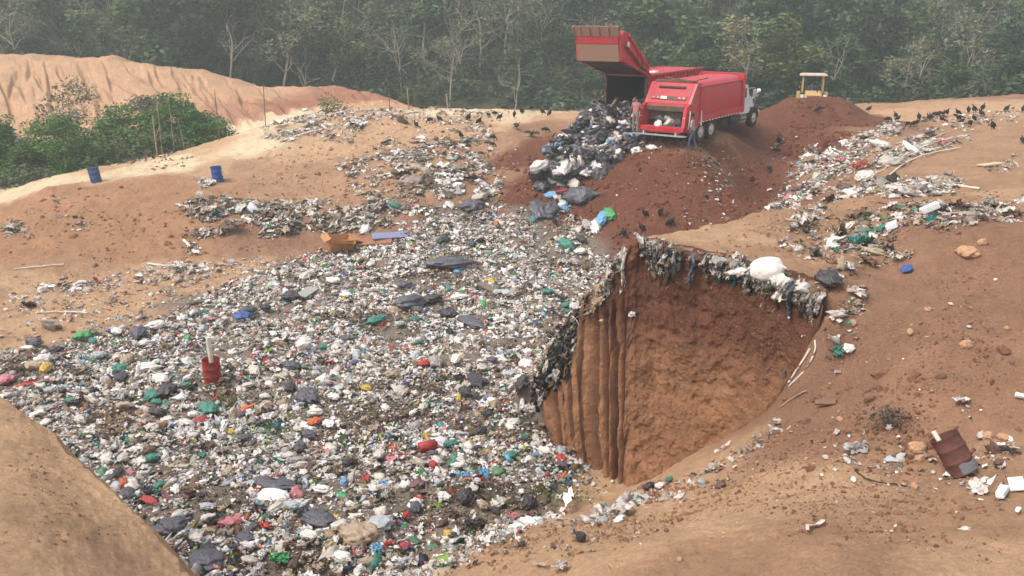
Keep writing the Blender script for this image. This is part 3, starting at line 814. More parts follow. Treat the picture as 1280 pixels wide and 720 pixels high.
for px, dens, cl, size, kinds, pal in SC_:
    w = world_poly(px)
    if len(w) < 3: continue
    P = sample_poly(w, dens * 3.6, clump=cl * 0.55, cscale=max(0.35, size * 4.5), seed=int(size * 1000) + len(px))
    s = np.clip(lr.lognormal(math.log(size * .52), 0.55, len(P)), 0.02, 0.9)
    P[:, 2] += s * 0.08
    lay(P, s, kinds, pal, tilt=0.4, dirt=0.3)

# ragged seam of old bags hanging along the lip of the cut face and down its dark nose
def face_point(u, v, out=0.05):
    i = int(np.clip(u, 0, 1) * (NU - 1)); j = int(np.clip(v, 0, 1) * (NV - 1))
    p = pos[i, j].copy(); p[:2] += nrm[i] * out
    return p
def rag_mesh(L, W, r, n=14, m=5):
    """a limp cloth or film hanging down: local x along the wall, y outward, z down"""
    u = np.linspace(-.5, .5, m); v = np.linspace(0, 1, n)
    Uu, Vv_ = np.meshgrid(u, v)
    wv = W * (1 - 0.5 * Vv_ * r.random()) * (1 + 0.25 * np.sin(Vv_ * r.uniform(5, 11) + r.uniform(0, 6)))
    X = Uu * wv + 0.12 * L * np.sin(Vv_ * r.uniform(2, 4) + r.uniform(0, 6)) * Vv_ + r.normal(size=Uu.shape) * .012
    Yy = 0.05 + 0.05 * np.sin(Uu * r.uniform(8, 16) + Vv_ * 4) + 0.06 * np.sin(Vv_ * 7 + r.uniform(0, 6)) + r.normal(size=Uu.shape) * .02
    Z = -Vv_ * L + 0.10 * np.exp(-Vv_ * 6) + r.normal(size=Uu.shape) * .02
    Yy -= 0.22 * np.exp(-Vv_ * 9)
    return np.stack([X, Yy, Z], -1).reshape(-1, 3), grid_faces(n, m)
HV, HF, HC = [], [], []
hc = 0
def hang(u, v, L, W, color, r=lr):
    global hc
    V, F = rag_mesh(L, W, r)
    i = int(np.clip(u, 0, 1) * (NU - 1))
    t = np.array([-nrm[i][1], nrm[i][0], 0]); o = np.array([nrm[i][0], nrm[i][1], 0])
    p = face_point(u, v)
    Wd = p + V[:, 0:1] * t + V[:, 1:2] * o + V[:, 2:3] * np.array([0, 0, 1.0])
    HV.append(Wd); HF.append(F + hc); HC.append(np.repeat(color[None], len(V), 0)); hc += len(V)
for k in range(620):                       # along the lip
    u = lr.uniform(0.0, 1.0) ** 1.0
    c = PAL[lr.choice(OLD[0], p=OLD[1])] * lr.uniform(.6, 1.0)
    v = lr.uniform(-.01, .05) if u > 0.35 else lr.uniform(0, .12)
    L = lr.uniform(.06, .30) * (2.0 if lr.random() < .10 else 1) * (1.5 if u < .55 else 1)
    fq = fbm(np.array([u * 16]), np.array([0.]), 1.0, 3, 3)[0]
    if fq < -0.18 and u > .45: continue
    if .24 < u < .36 and lr.random() < .8: continue
    L *= np.clip(.55 + 2.0 * fq, .25, 2.2)
    c = c * .85
    if u > .6 and lr.random() < .4: continue
    hang(u, max(v, 0), L, lr.uniform(.03, .13), c)
for k in range(800):                       # dark tangled seam on the nose
    u = lr.uniform(0.0, 0.27); v = abs(lr.normal()) * (0.22 - .3 * u)
    if v > .5: continue
    c = PAL[lr.choice(['black', 'dark', 'dark', 'brown', 'brown', 'grey', 'offwhite'])] * lr.uniform(.45, .9)
    hang(u, v, lr.uniform(.12, .5), lr.uniform(.03, .12), c)
hang_o = mesh_np('torn_film_seam', np.vstack(HV), np.vstack(HF), M_litter, color=np.vstack(HC))
tag(hang_o, label='torn old film and rags matted along the lip of the cut face', cat='litter', kind='stuff')

# matted heads along the lip
Pl = []
for k in range(1000):
    u = lr.uniform(0, 1); i = int(u * (NU - 1)); q = lr.normal() * .26 - .16
    if u > .6 and lr.random() < .45: continue
    if fbm(np.array([u * 16]), np.array([0.]), 1.0, 3, 3)[0] < -0.2 and u > .45: continue
    p = pos[i, 0].copy(); p[:2] += nrm[i] * q
    p[2] = max(p[2] - max(q, 0) * 1.5, float(height(np.array([p[0]]), np.array([p[1]]))[0]) if q < -.3 else -99) + .02
    Pl.append(p)
Pl = np.array(Pl)
lay(Pl, np.clip(lr.lognormal(math.log(.12), .5, len(Pl)), .04, .4), ROPEY, OLD, tilt=.6)

litter = mesh_np('waste_litter', np.vstack(LV), np.vstack(LF), M_litter, color=np.vstack(LC), smooth=True)
tag(litter, label='countless scraps of white, grey and coloured plastic waste filling the pit', cat='litter', kind='stuff')
print('LITTER verts', lcount, 'pit pieces', len(PP))

# stones and clods too many to count
def rock_proto(r, sub=2):
    V, F = ICO[sub]
    V = V * r.uniform(.7, 1.2, 3); V = crumple(V, r, .3, 4); V[:, 2] *= .7
    return V * .5, F
GV, GF, GC = [], [], []
gc = 0
RP = [rock_proto(lr) for _ in range(10)]
def strew(px, dens, size, col, clump=.3, sig=.5):
    global gc
    w = world_poly(px) if not isinstance(px, np.ndarray) else px
    P = sample_poly(w, dens * 1.5, clump=clump, cscale=.9, seed=len(px) * 7)
    s = np.clip(lr.lognormal(math.log(size), sig, len(P)), size * .3, size * 5)
    a = lr.uniform(0, 6.28, (3, len(P))); M = rotm(*a)
    pi = lr.integers(0, len(RP), len(P))
    cc = np.array(s2l(col)) * lr.uniform(.75, 1.2, (len(P), 1))
    for j, (v, f) in enumerate(RP):
        k = np.where(pi == j)[0]
        if not len(k): continue
        W = np.einsum('nij,vj->nvi', M[k], v) * s[k, None, None] + P[k, None, :]
        GV.append(W.reshape(-1, 3)); GC.append(np.repeat(cc[k], len(v), 0)); GF.append((f[None] + (np.arange(len(k)) * len(v))[:, None, None]).reshape(-1, 3) + gc); gc += len(v) * len(k)
strew([(880,600),(1040,380),(1279,290),(1279,716),(560,716),(700,655)], 95, .030, (160,118,90), .2)
strew([(790,612),(880,590),(1000,520),(1030,470),(1040,500),(960,590),(860,620),(780,640)], 60, .06, (160,116,88), .3, .6)
strew([(1080,500),(1200,400),(1279,420),(1279,600),(1100,590)], 70, .045, (150,108,82), .3)
strew([(960,520),(1060,440),(1279,400),(1279,610),(1000,620)], 16, .075, (156,112,88), .45, .6)
strew([(1040,530),(1279,470),(1279,560),(1060,580)], 30, .07, (150,108,82), .4)
strew([(560,716),(700,650),(900,590),(960,610),(760,690),(700,719)], 60, .05, (186,146,108), .3)
strew([(0,500),(240,716),(0,716)], 60, .018, (170,128,96), .3)
strew([(600,200),(700,170),(900,170),(980,180),(970,255),(860,290),(760,300),(640,255)], 12, .11, (122,70,50), .25)
strew([(0,260),(120,235),(230,230),(330,240),(330,320),(0,350)], 6, .09, (160,118,90), .3)
strew([(0,345),(330,320),(250,380),(0,430)], 12, .05, (170,128,96), .3)
strew([(960,165),(995,125),(1048,126),(1105,160),(1060,180),(980,200)], 12, .14, (122,70,50), .2)
strew([(320,180),(450,150),(620,150),(600,190),(500,230),(400,260),(300,240)], 6, .08, (164,122,92), .3)
strew([(830,292),(1000,258),(1279,240),(1279,290),(1100,330),(900,318)], 14, .05, (160,118,90), .2)
gravel = mesh_np('gravel', np.vstack(GV), np.vstack(GF), M_soil, color=np.vstack(GC), smooth=False)
tag(gravel, label='loose clods and small stones strewn over the bare earth', cat='gravel', kind='stuff')
# ------------------------------------------------------------------ trees
def mat_leaf(name, c1, c2, c3):
    m = bpy.data.materials.new(name); m.use_nodes = True
    t = m.node_tree; n = t.nodes; L = t.links; b = n['Principled BSDF']
    b.inputs['Roughness'].default_value = 0.6; b.inputs['Specular IOR Level'].default_value = 0.3
    oi = n.new('ShaderNodeObjectInfo'); at_ = n.new('ShaderNodeAttribute'); at_.attribute_name = 'Col'
    cr = n.new('ShaderNodeValToRGB'); L.new(oi.outputs['Random'], cr.inputs[0])
    cr.color_ramp.elements[0].color = (*s2l(c1), 1); cr.color_ramp.elements[1].color = (*s2l(c3), 1)
    e = cr.color_ramp.elements.new(0.5); e.color = (*s2l(c2), 1)
    mx = n.new('ShaderNodeVectorMath'); mx.operation = 'MULTIPLY'
    L.new(cr.outputs[0], mx.inputs[0]); L.new(at_.outputs['Color'], mx.inputs[1])
    L.new(mx.outputs[0], b.inputs['Base Color'])
    tr = n.new('ShaderNodeBsdfTranslucent'); L.new(mx.outputs[0], tr.inputs[0])
    ms = n.new('ShaderNodeMixShader'); ms.inputs[0].default_value = 0.15
    L.new(b.outputs[0], ms.inputs[1]); L.new(tr.outputs[0], ms.inputs[2]); L.new(ms.outputs[0], n['Material Output'].inputs[0])
    return m
M_leafD = mat_leaf('leaf_dark', (58, 74, 46), (68, 86, 52), (50, 68, 48))
M_leafM = mat_leaf('leaf_mid', (84, 98, 62), (100, 112, 62), (74, 94, 60))
M_leafG = mat_leaf('leaf_grey', (104, 106, 82), (92, 98, 76), (118, 114, 90))
M_leafB = mat_leaf('leaf_bright', (82, 116, 52), (74, 108, 50), (92, 122, 56))
M_barkP = mat_basic('pale_bark', s2l((168, 160, 144)), 0.9, var=0.25, vscale=1.5)
M_barkD = mat_basic('dark_bark', s2l((92, 80, 66)), 0.9, var=0.25, vscale=2)
tr_ = np.random.default_rng(21)
def tubes(paths, sides=5):
    V, F, c = [], [], 0
    for P, rad in paths:
        P = np.asarray(P); n = len(P)
        T = np.gradient(P, axis=0); T /= np.linalg.norm(T, axis=1)[:, None] + 1e-9
        ref = np.where(np.abs(T[:, 2:3]) > .9, [[1, 0, 0]], [[0, 0, 1]])
        A_ = np.cross(T, ref); A_ /= np.linalg.norm(A_, axis=1)[:, None] + 1e-9; B_ = np.cross(T, A_)
        for i in range(n):
            for a in range(sides):
                V.append(P[i] + rad[i] * (math.cos(a * 6.2832 / sides) * A_[i] + math.sin(a * 6.2832 / sides) * B_[i]))
        for i in range(n - 1):
            for a in range(sides):
                b = (a + 1) % sides
                F.append([c + i*sides+a, c + i*sides+b, c + (i+1)*sides+b, c + (i+1)*sides+a])
        c += n * sides
    return np.array(V), np.array(F)
def limb(p, d, L, r0, r1, n=6, wob=0.12, up=0.0, r=tr_):
    P = [np.array(p, float)]; d = np.array(d, float); d /= np.linalg.norm(d)
    for i in range(n - 1):
        d = d + r.normal(size=3) * wob + np.array([0, 0, up]); d /= np.linalg.norm(d)
        P.append(P[-1] + d * L / (n - 1))
    return np.array(P), np.linspace(r0, r1, n), d
def branch(paths, p, d, L, r0, lvl, ends, r, spread=0.8, up=0.08):
    P, rad, dd = limb(p, d, L, r0, r0 * .55, 5, .16, up, r)
    paths.append((P, rad))
    if lvl == 0:
        ends.append(P[-1]); return
    k = r.integers(2, 4)
    for j in range(k):
        i = -1 if j == 0 else r.integers(2, 5)
        nd = dd + r.normal(size=3) * spread * .75
        branch(paths, P[i], nd, L * r.uniform(.6, .85), rad[i] * .7, lvl - 1, ends, r, spread, up)
def leaves(centres, rads, n, size, r, flat=0.75, shade=(.8, 1.7), droop=.5):
    V = []; C = []
    for c, rd in zip(centres, rads):
        k = max(6, int(n * rd ** 2))
        d = r.normal(size=(k, 3)); d /= np.linalg.norm(d, axis=1)[:, None]
        q = rd * r.random((k, 1)) ** .26
        P = c + d * q * [1, 1, flat]
        s = size * r.uniform(.6, 1.4, (k, 1))
        a = r.normal(size=(k, 3)); a[:, 2] *= .45; a /= np.linalg.norm(a, axis=1)[:, None]
        b = np.cross(a, r.normal(size=(k, 3))); b[:, 2] *= .6; b /= np.linalg.norm(b, axis=1)[:, None]
        V.append(np.stack([P - a * s - b * s * .1, P - b * s * .55, P + a * s, P + b * s * .6], 1).reshape(-1, 3))
        tone = r.uniform(*shade); col = np.array([tone * r.uniform(.95, 1.12), tone, tone * r.uniform(.8, 1.05)])
        C.append(np.repeat(col[None] * r.uniform(.8, 1.2, (k, 1)), 4, 0))
    V = np.vstack(V); C = np.vstack(C)
    return V, np.arange(len(V)).reshape(-1, 4), C
def make_tree(name, H, kind, r):
    """kind: leafy / sparse / bare ; returns (root, trunk, crown)"""
    root = empty(name)
    paths, ends = [], []
    th_ = H * r.uniform(.42, .6) if kind != 'bare' else H * r.uniform(.3, .5)
    P, rad, d = limb((0, 0, -1.0), (r.normal() * .1, r.normal() * .1, 1), th_ + 1, H * (.013 if kind != 'bare' else .012), H * .008, 8, .07, .03, r)
    paths.append((P, rad))
    for j in range(r.integers(4, 7)):
        i = r.integers(4, 8)
        a = r.uniform(0, 6.28)
        nd = np.array([math.cos(a), math.sin(a), r.uniform(.5, 1.5)])
        branch(paths, P[i], nd, H * r.uniform(.16, .26), rad[i] * .6, 3 if kind == 'bare' else 2, ends, r, .75, .06)
    branch(paths, P[-1], d + [0, 0, .4], H * .2, rad[-1] * .8, 3 if kind == 'bare' else 2, ends, r, .7)
    V, F = tubes(paths, 5 if kind != 'bare' else 4)
    tk = mesh_np('trunk', V, F, M_barkP if kind != 'leafy' else M_barkD, root)
    ends = np.array(ends)
    if kind == 'leafy':
        k = r.permutation(len(ends))[:26]
        cen = ends[k] + r.normal(size=(len(k), 3)) * H * .04
        V, F, C = leaves(cen, r.uniform(.07, .16, len(k)) * H, 44, .32, r)
        mat = M_leafD if r.random() < .6 else M_leafM
    elif kind == 'sparse':
        k = r.permutation(len(ends))[:26]
        V, F, C = leaves(ends[k], r.uniform(.05, .12, len(k)) * H, 30, .22, r)
        mat = M_leafG
    else:
        k = r.permutation(len(ends))[:16]
        V, F, C = leaves(ends[k], r.uniform(.03, .07, len(k)) * H, 14, .12, r)
        mat = M_leafG
    cr = mesh_np('crown', V, F, mat, root, color=C, smooth=False)
    return root
def make_palm(name, H, r):
    root = empty(name)
    P, rad, d = limb((0, 0, -.5), (.05, 0, 1), H + .5, .14, .10, 8, .03, .02, r)
    V, F = tubes([(P, rad)], 6); mesh_np('trunk', V, F, M_barkP, root)
    VV, FF, CC, c = [], [], [], 0
    for k in range(16):
        a = k * 2.4; el = r.uniform(.1, 1.1)
        t = np.linspace(0, 1, 9)[:, None]; L = H * .42
        dirv = np.array([math.cos(a), math.sin(a), 0])
        mid = P[-1] + dirv * t * L * math.cos(el * .6) + np.array([0, 0, 1.]) * (t * L * math.sin(el) - t ** 2 * L * .75)
        side = np.cross(dirv, [0, 0, 1.]) * .35 * np.sin(np.pi * np.clip(t, .05, .97)) + np.array([0, 0, -.12]) * 1
        V = np.concatenate([mid - side + [0, 0, -.1], mid, mid + side + [0, 0, 0]], 0)
        n = 9; f = []
        for i in range(n - 1): f += [[i, i+1, n+i+1, n+i], [n+i, n+i+1, 2*n+i+1, 2*n+i]]
        VV.append(V); FF.append(np.array(f) + c); CC.append(np.full((len(V), 3), r.uniform(.9, 1.5))); c += len(V)
    mesh_np('crown', np.vstack(VV), np.vstack(FF), M_leafM, root, color=np.vstack(CC), smooth=False)
    return root
protos = []
for i in range(8): protos.append(('leafy', make_tree('broadleaf_tree', 12, 'leafy', np.random.default_rng(100 + i))))
for i in range(4): protos.append(('sparse', make_tree('thin_crowned_tree', 13, 'sparse', np.random.default_rng(200 + i))))
for i in range(5): protos.append(('bare', make_tree('leafless_tree', 13, 'bare', np.random.default_rng(300 + i))))
protos.append(('palm', make_palm('palm_tree', 8, np.random.default_rng(400))))
TREE_LAB = {
 'leafy': ['dark green broadleaf tree in the dense forest behind the %s', 'broadleaf tree'],
 'sparse': ['grey green thinly leafed tree in the forest behind the %s', 'tree'],
 'bare': ['pale leafless branching tree standing among the forest behind the %s', 'tree'],
 'palm': ['drooping palm among the forest trees behind the %s', 'palm tree']}
used = set()
def zone(px):
    return ('orange earth bank' if px < 500 else 'pale earth rim' if px < 700 else 'red refuse trucks' if px < 960 else 'yellow bulldozer' if px < 1080 else 'vultures on the right')
def place_tree(kind, x, y, s, rz, wide=1.0, idx=None):
    cand = [p for k, p in protos if k == kind]
    p = cand[idx if idx is not None else tr_.integers(0, len(cand))]
    z = gz(x, y)
    o = p if p.name not in used else copy_tree(p)
    used.add(o.name)
    o.location = (x, y, z - .1); o.rotation_euler = (0, 0, rz); o.scale = (s * wide, s * wide, s)
    px, _ = project(x, y, z)
    lab, cat = TREE_LAB[kind]
    tag(o, lab % zone(px), cat, '%s trees behind the %s' % ({'leafy': 'broadleaf', 'sparse': 'thin', 'bare': 'leafless', 'palm': 'palm'}[kind], zone(px)))
    return o
# pale bare trees that stand out in the photograph: (x, y of the foot of the visible trunk, distance, height scale)
special = [(22,70,100,1.0,'bare'),(88,70,101,1.1,'bare'),(150,72,99,.75,'bare'),(160,60,106,1.1,'sparse'),(282,62,100,1.0,'bare'),(350,110,99,1.0,'sparse'),(412,75,101,1.2,'bare'),(387,110,98,.6,'bare'),
 (500,85,104,.9,'bare'),(455,50,110,1.0,'sparse'),(580,65,106,1.1,'bare'),(600,68,108,.9,'bare'),(640,120,92,.65,'bare'),(560,100,97,.7,'sparse'),(530,60,108,1.0,'sparse'),(680,60,108,.9,'bare'),(815,60,104,.9,'bare'),
 (835,60,105,.8,'sparse'),(945,80,96,.9,'bare'),(1030,95,90,.8,'bare'),(1095,50,104,.8,'bare'),(1170,50,102,1.0,'bare'),(1180,55,104,1.0,'bare'),(1225,80,92,.65,'bare'),(1265,66,98,1.0,'bare'),(1132,50,104,.8,'bare'),(1275,115,84,.6,'bare'),
 (905,40,110,.8,'bare'),(935,40,110,.8,'bare'),(740,50,110,.8,'bare'),(100,50,112,1.1,'sparse'),(235,50,112,1.1,'sparse'),(860,34,112,.8,'palm'),(885,50,102,.7,'palm'),(1150,90,90,.5,'palm')]
for j, (px, py, Y, s, k) in enumerate(special):
    x = (px - 640) / FPX * (Y / ray(px, py)[1])
    place_tree(k, x, Y, s, j * 1.7)
n = 0
pts = []
for i in range(6000):
    y = 84 + 62 * tr_.random() ** 1.15
    x = tr_.uniform(-.66, .66) * y
    px, py = project(x, y, -6)
    if x < 6 and y < 99: continue
    if x < 16 and y < 92: continue
    if x > 16 and y < 84: continue
    sp = 4.3 + .035 * (y - 84)
    if any((x - a) ** 2 + (y - b) ** 2 < sp * sp for a, b in pts): continue
    pts.append((x, y))
    if len(pts) >= 262: break
print('TREES', len(pts), max(p[1] for p in pts))
for x, y in pts:
    px, _ = project(x, y, -5)
    u = tr_.random()
    k = 'leafy' if u < (.74 if px < 450 or px > 760 else .55) else ('sparse' if u < .93 else 'bare')
    near = y < 100
    s = tr_.uniform(.45, .75) if near else tr_.uniform(.62, 1.1)
    if 500 < px < 800 and y < 108: s *= .6
    place_tree(k, x, y, s, tr_.uniform(0, 6.28), tr_.uniform(.95, 1.25))
for k, p in protos:
    if p.name not in used:
        for c in list(p.children): bpy.data.objects.remove(c)
        bpy.data.objects.remove(p)

# undergrowth between the trunks and the closed woods further up the slope: nobody could count it
def growth(name, n, ylo, yhi, size, hmax, mat, label, xf=.7, rad=(.6, 1.6), dens=14, cond=None, seed=1):
    r = np.random.default_rng(seed)
    y = ylo + (yhi - ylo) * r.random(n); x = r.uniform(-xf, xf, n) * y
    if cond is not None:
        k = cond(x, y); x, y = x[k], y[k]
    z = height(x, y)
    c = np.stack([x, y, z + r.uniform(.1, hmax, len(x)) * (.5 + .5 * fbm(x, y, 5, 2, 5) + .3)], 1)
    V, F, C = leaves(c, r.uniform(*rad, len(x)), dens, size, r, .8, (.55, 1.3))
    o = mesh_np(name, V, F, mat, color=C, smooth=False)
    tag(o, label, 'undergrowth', kind='stuff')
behind = lambda x, y: np.where(x < 4, y > 97, np.where(x < 16, y > 88, y > 80))
growth('undergrowth', 3000, 80, 122, .32, 2.2, M_leafD, 'dense dark undergrowth on the forest floor', cond=behind, seed=1, dens=18)
growth('scrub', 1500, 80, 118, .24, 1.8, M_leafG, 'grey green scrub along the foot of the forest', cond=lambda x, y: behind(x, y), seed=2, dens=18)
growth('woods_undergrowth', 2200, 118, 210, .5, 6.5, M_leafD, 'closed woods filling the upper hillside', cond=lambda x, y: y > 118, seed=3, dens=6, rad=(1.5, 3.6))

# ---- green thorn trees and shrubs in the dip on the left
def bush(name, px, pytop, Y, W, H, mat, label, cat, seed, n=60, leaf=.16, flat=.5, dens=26, bark=M_barkD, bare=False):
    r = np.random.default_rng(seed)
    p = at(px, pytop, Y)
    g = p[2] - H
    root = empty(name, (p[0], Y, g), 0, label, cat)
    paths, ends = [], []
    for j in range(7):
        a = r.uniform(0, 6.28)
        branch(paths, (r.normal() * .15, r.normal() * .15, -.4), (math.cos(a) * W * .09, math.sin(a) * W * .09, 1), H * .42, .09, 3, ends, r, .9, .02)
    V, F = tubes(paths, 4); mesh_np('trunk', V, F, bark, root)
    cen = []
    for k in range(n):
        a = r.uniform(0, 6.28); q = math.sqrt(r.random())
        x = math.cos(a) * q * W / 2; y = math.sin(a) * q * W / 2 * .8
        top = H * (1 - .55 * q ** 2.2) * (1 + .10 * math.sin(x * 1.3 + seed) + r.normal() * .05)
        cen.append((x, y, top - r.uniform(.25, 1.0 if not bare else .6) - (r.random() < .45) * r.uniform(0, H * .5) * (not bare)))
    cen = np.array(cen)
    V, F, C = leaves(cen, r.uniform(.5, 1.05, n), dens * 3.2, leaf, r, flat, (.7, 1.3))
    mesh_np('crown', V, F, mat, root, color=C, smooth=False)
    return root
bush('thorn_tree', 62, 152, 57.5, 8.6, 5.0, M_leafB, 'spreading bright green tree in the dip at the left edge', 'tree', 1, 190, .09, .5, 64)
bush('thorn_tree', 0, 158, 57.5, 5.0, 4.2, M_leafB, 'green tree cut by the left edge of the picture', 'tree', 2, 80, .09, .5, 64)
bush('thorn_tree', 224, 122, 63.5, 6.6, 4.3, M_leafB, 'flat topped green tree beside the pale dirt track', 'tree', 3, 170, .09, .45, 64)
bush('thorn_tree', 165, 132, 62.5, 6.0, 4.4, M_leafB, 'green tree between the two wider green trees', 'tree', 4, 100, .09, .45, 64)
bush('shrub', 130, 176, 56.5, 3.8, 2.6, M_leafM, 'low green shrub at the foot of the green trees by the track', 'shrub', 5, 40, .13, .5, 30)
bush('shrub', 30, 205, 54.5, 3.4, 1.8, M_leafG, 'low grey twiggy shrub on the track bank at left', 'shrub', 6, 34, .12, .5, 20)
bush('shrub', 200, 160, 59.5, 3.4, 2.2, M_leafM, 'low green shrub at the right foot of the flat topped tree', 'shrub', 16, 34, .12, .5, 26)
bush('half_bare_tree', 84, 108, 68, 6.2, 4.6, M_leafG, 'half bare grey umbrella shaped tree in front of the orange bank', 'tree', 7, 60, .10, .3, 16, M_barkP, True)
bush('dry_shrub', 183, 117, 67, 2.4, 1.6, M_leafG, 'small dry brown shrub behind the green trees', 'shrub', 8, 18, .10, .4, 22, M_barkD, True)
bush('shrub', 411, 119, 71, 1.2, 2.2, M_leafM, 'narrow green shrub standing before the red earth bank', 'shrub', 9, 14, .10, .8, 26)
bush('shrub', 432, 128, 71, 1.3, 1.4, M_leafG, 'thin low shrub right of the narrow green shrub', 'shrub', 10, 10, .08, .8, 18)
# weeds on the waste
def weed(px, py, W, H, label, seed, mat):
    p = hit(px, py); r = np.random.default_rng(seed)
    n = 26
    cen = np.stack([p.x + r.normal(size=n) * W * .3, p.y + r.normal(size=n) * W * .2, p.z + .1 + r.random(n) * H], 1) - np.array(p)
    V, F, C = leaves(cen, r.uniform(.12, .3, n), 260, .035, r, .6, (.7, 1.4))
    o = mesh_np('weeds', V, F, mat, color=C, smooth=False); o.location = p
    tag(o, label, 'weeds', kind='stuff')
weed(338, 542, 1.6, .18, 'green weedy clump in the middle of the waste', 1, M_leafB)
weed(480, 527, 1.3, .2, 'brown withered garden cuttings in the middle of the waste', 2, M_barkD)
weed(632, 625, 1.6, .2, 'brown grassy heap on the waste close to the earth edge', 3, M_barkD)
weed(296, 578 - 70, .9, .15, 'small green clump on the waste below the red barrel', 4, M_leafM)
weed(700, 620, 1.4, .15, 'green brown plant refuse below the cut face', 5, M_leafM)
weed(1108, 532, .42, .16, 'small dry bush with dark twigs on the near slope', 6, M_barkD)
# ------------------------------------------------------------------ vehicles
RUST = s2l((120, 92, 72))
M_red = mat_basic('red_paint', s2l((196, 30, 54)), 0.38, var=0.16, vscale=1.2, dirt=s2l((150, 88, 76)), dirt_amt=0.6, dscale=1.3, spec=0.45)
M_redd = mat_basic('faded_red_paint', s2l((186, 48, 60)), 0.55, var=0.12, vscale=2, dirt=s2l((140, 92, 80)), dirt_amt=0.6, dscale=2.4)
M_rub = mat_basic('tyre_rubber', s2l((44, 40, 38)), 0.9, var=0.2, dirt=s2l((112, 84, 68)), dirt_amt=0.6, dscale=4, bump=.3)
M_wp = mat_basic('white_paint', s2l((226, 228, 230)), 0.4, dirt=s2l((176, 156, 138)), dirt_amt=.3, dscale=3)
M_chr = mat_basic('bright_metal', s2l((206, 206, 204)), 0.35, metal=0.6, dirt=s2l((150, 124, 104)), dirt_amt=.4)
M_blk = mat_basic('black_steel', s2l((40, 38, 38)), 0.7, dirt=s2l((104, 80, 66)), dirt_amt=.5, dscale=3)
M_dirtst = mat_basic('muddy_steel', s2l((116, 96, 84)), 0.85, var=.25, vscale=3, dirt=s2l((84, 62, 52)), dirt_amt=.7, dscale=4, bump=.3)
M_inner = mat_basic('grimy_inner_steel', s2l((74, 62, 58)), 0.8, var=.25, vscale=3, dirt=s2l((40, 34, 32)), dirt_amt=.7, dscale=3)
M_plate = mat_basic('brown_worn_plate', s2l((158, 122, 104)), 0.75, var=.18, vscale=3, dirt=s2l((116, 84, 70)), dirt_amt=.6, dscale=3)
M_glass = mat_basic('dark_glass', s2l((50, 58, 62)), 0.12, spec=.6)
M_lampr = mat_basic('red_lens', s2l((190, 40, 36)), 0.25, spec=.6)
M_refl = mat_basic('white_reflector', s2l((232, 226, 222)), 0.4)
M_yel = mat_basic('yellow_paint', s2l((196, 158, 100)), 0.5, var=.12, vscale=3, dirt=s2l((168, 134, 104)), dirt_amt=.6, dscale=3)
M_cream = mat_basic('dusty_canopy', s2l((208, 192, 176)), 0.7, dirt=s2l((170, 140, 116)), dirt_amt=.5, dscale=3)

def wheel(root, x, y, r=.58, w=.28, hubside=1, dual=False):
    m = MB()
    wd = w * (2 if dual else 1)
    m.cyl((0, -wd / 2, 0), (0, wd / 2, 0), r * .97, r * .97, 32)
    for k in range(28):
        a = k * 2 * math.pi / 28
        m.box((math.cos(a) * r * .975, 0, math.sin(a) * r * .975), (r * .07, wd * .96, r * .10), (0, -a, 0))
    o = m.build('wheel', M_rub, root, smooth=True)
    o.location = (x, y, r)
    q = MB()
    s = hubside
    yo = s * (wd / 2 + .012)
    q.cyl((0, s * (wd / 2 - .1), 0), (0, yo, 0), r * .60, r * .56, 28)
    q.cyl((0, yo, 0), (0, yo + s * .06, 0), r * .30, r * .2, 20)
    for k in range(10):
        a = k * 2 * math.pi / 10
        q.cyl((math.cos(a) * r * .44, yo - s * .01, math.sin(a) * r * .44), (math.cos(a) * r * .44, yo + s * .03, math.sin(a) * r * .44), .022, n=6)
    h = q.build('rim', M_chr, o, smooth=True)
    return o

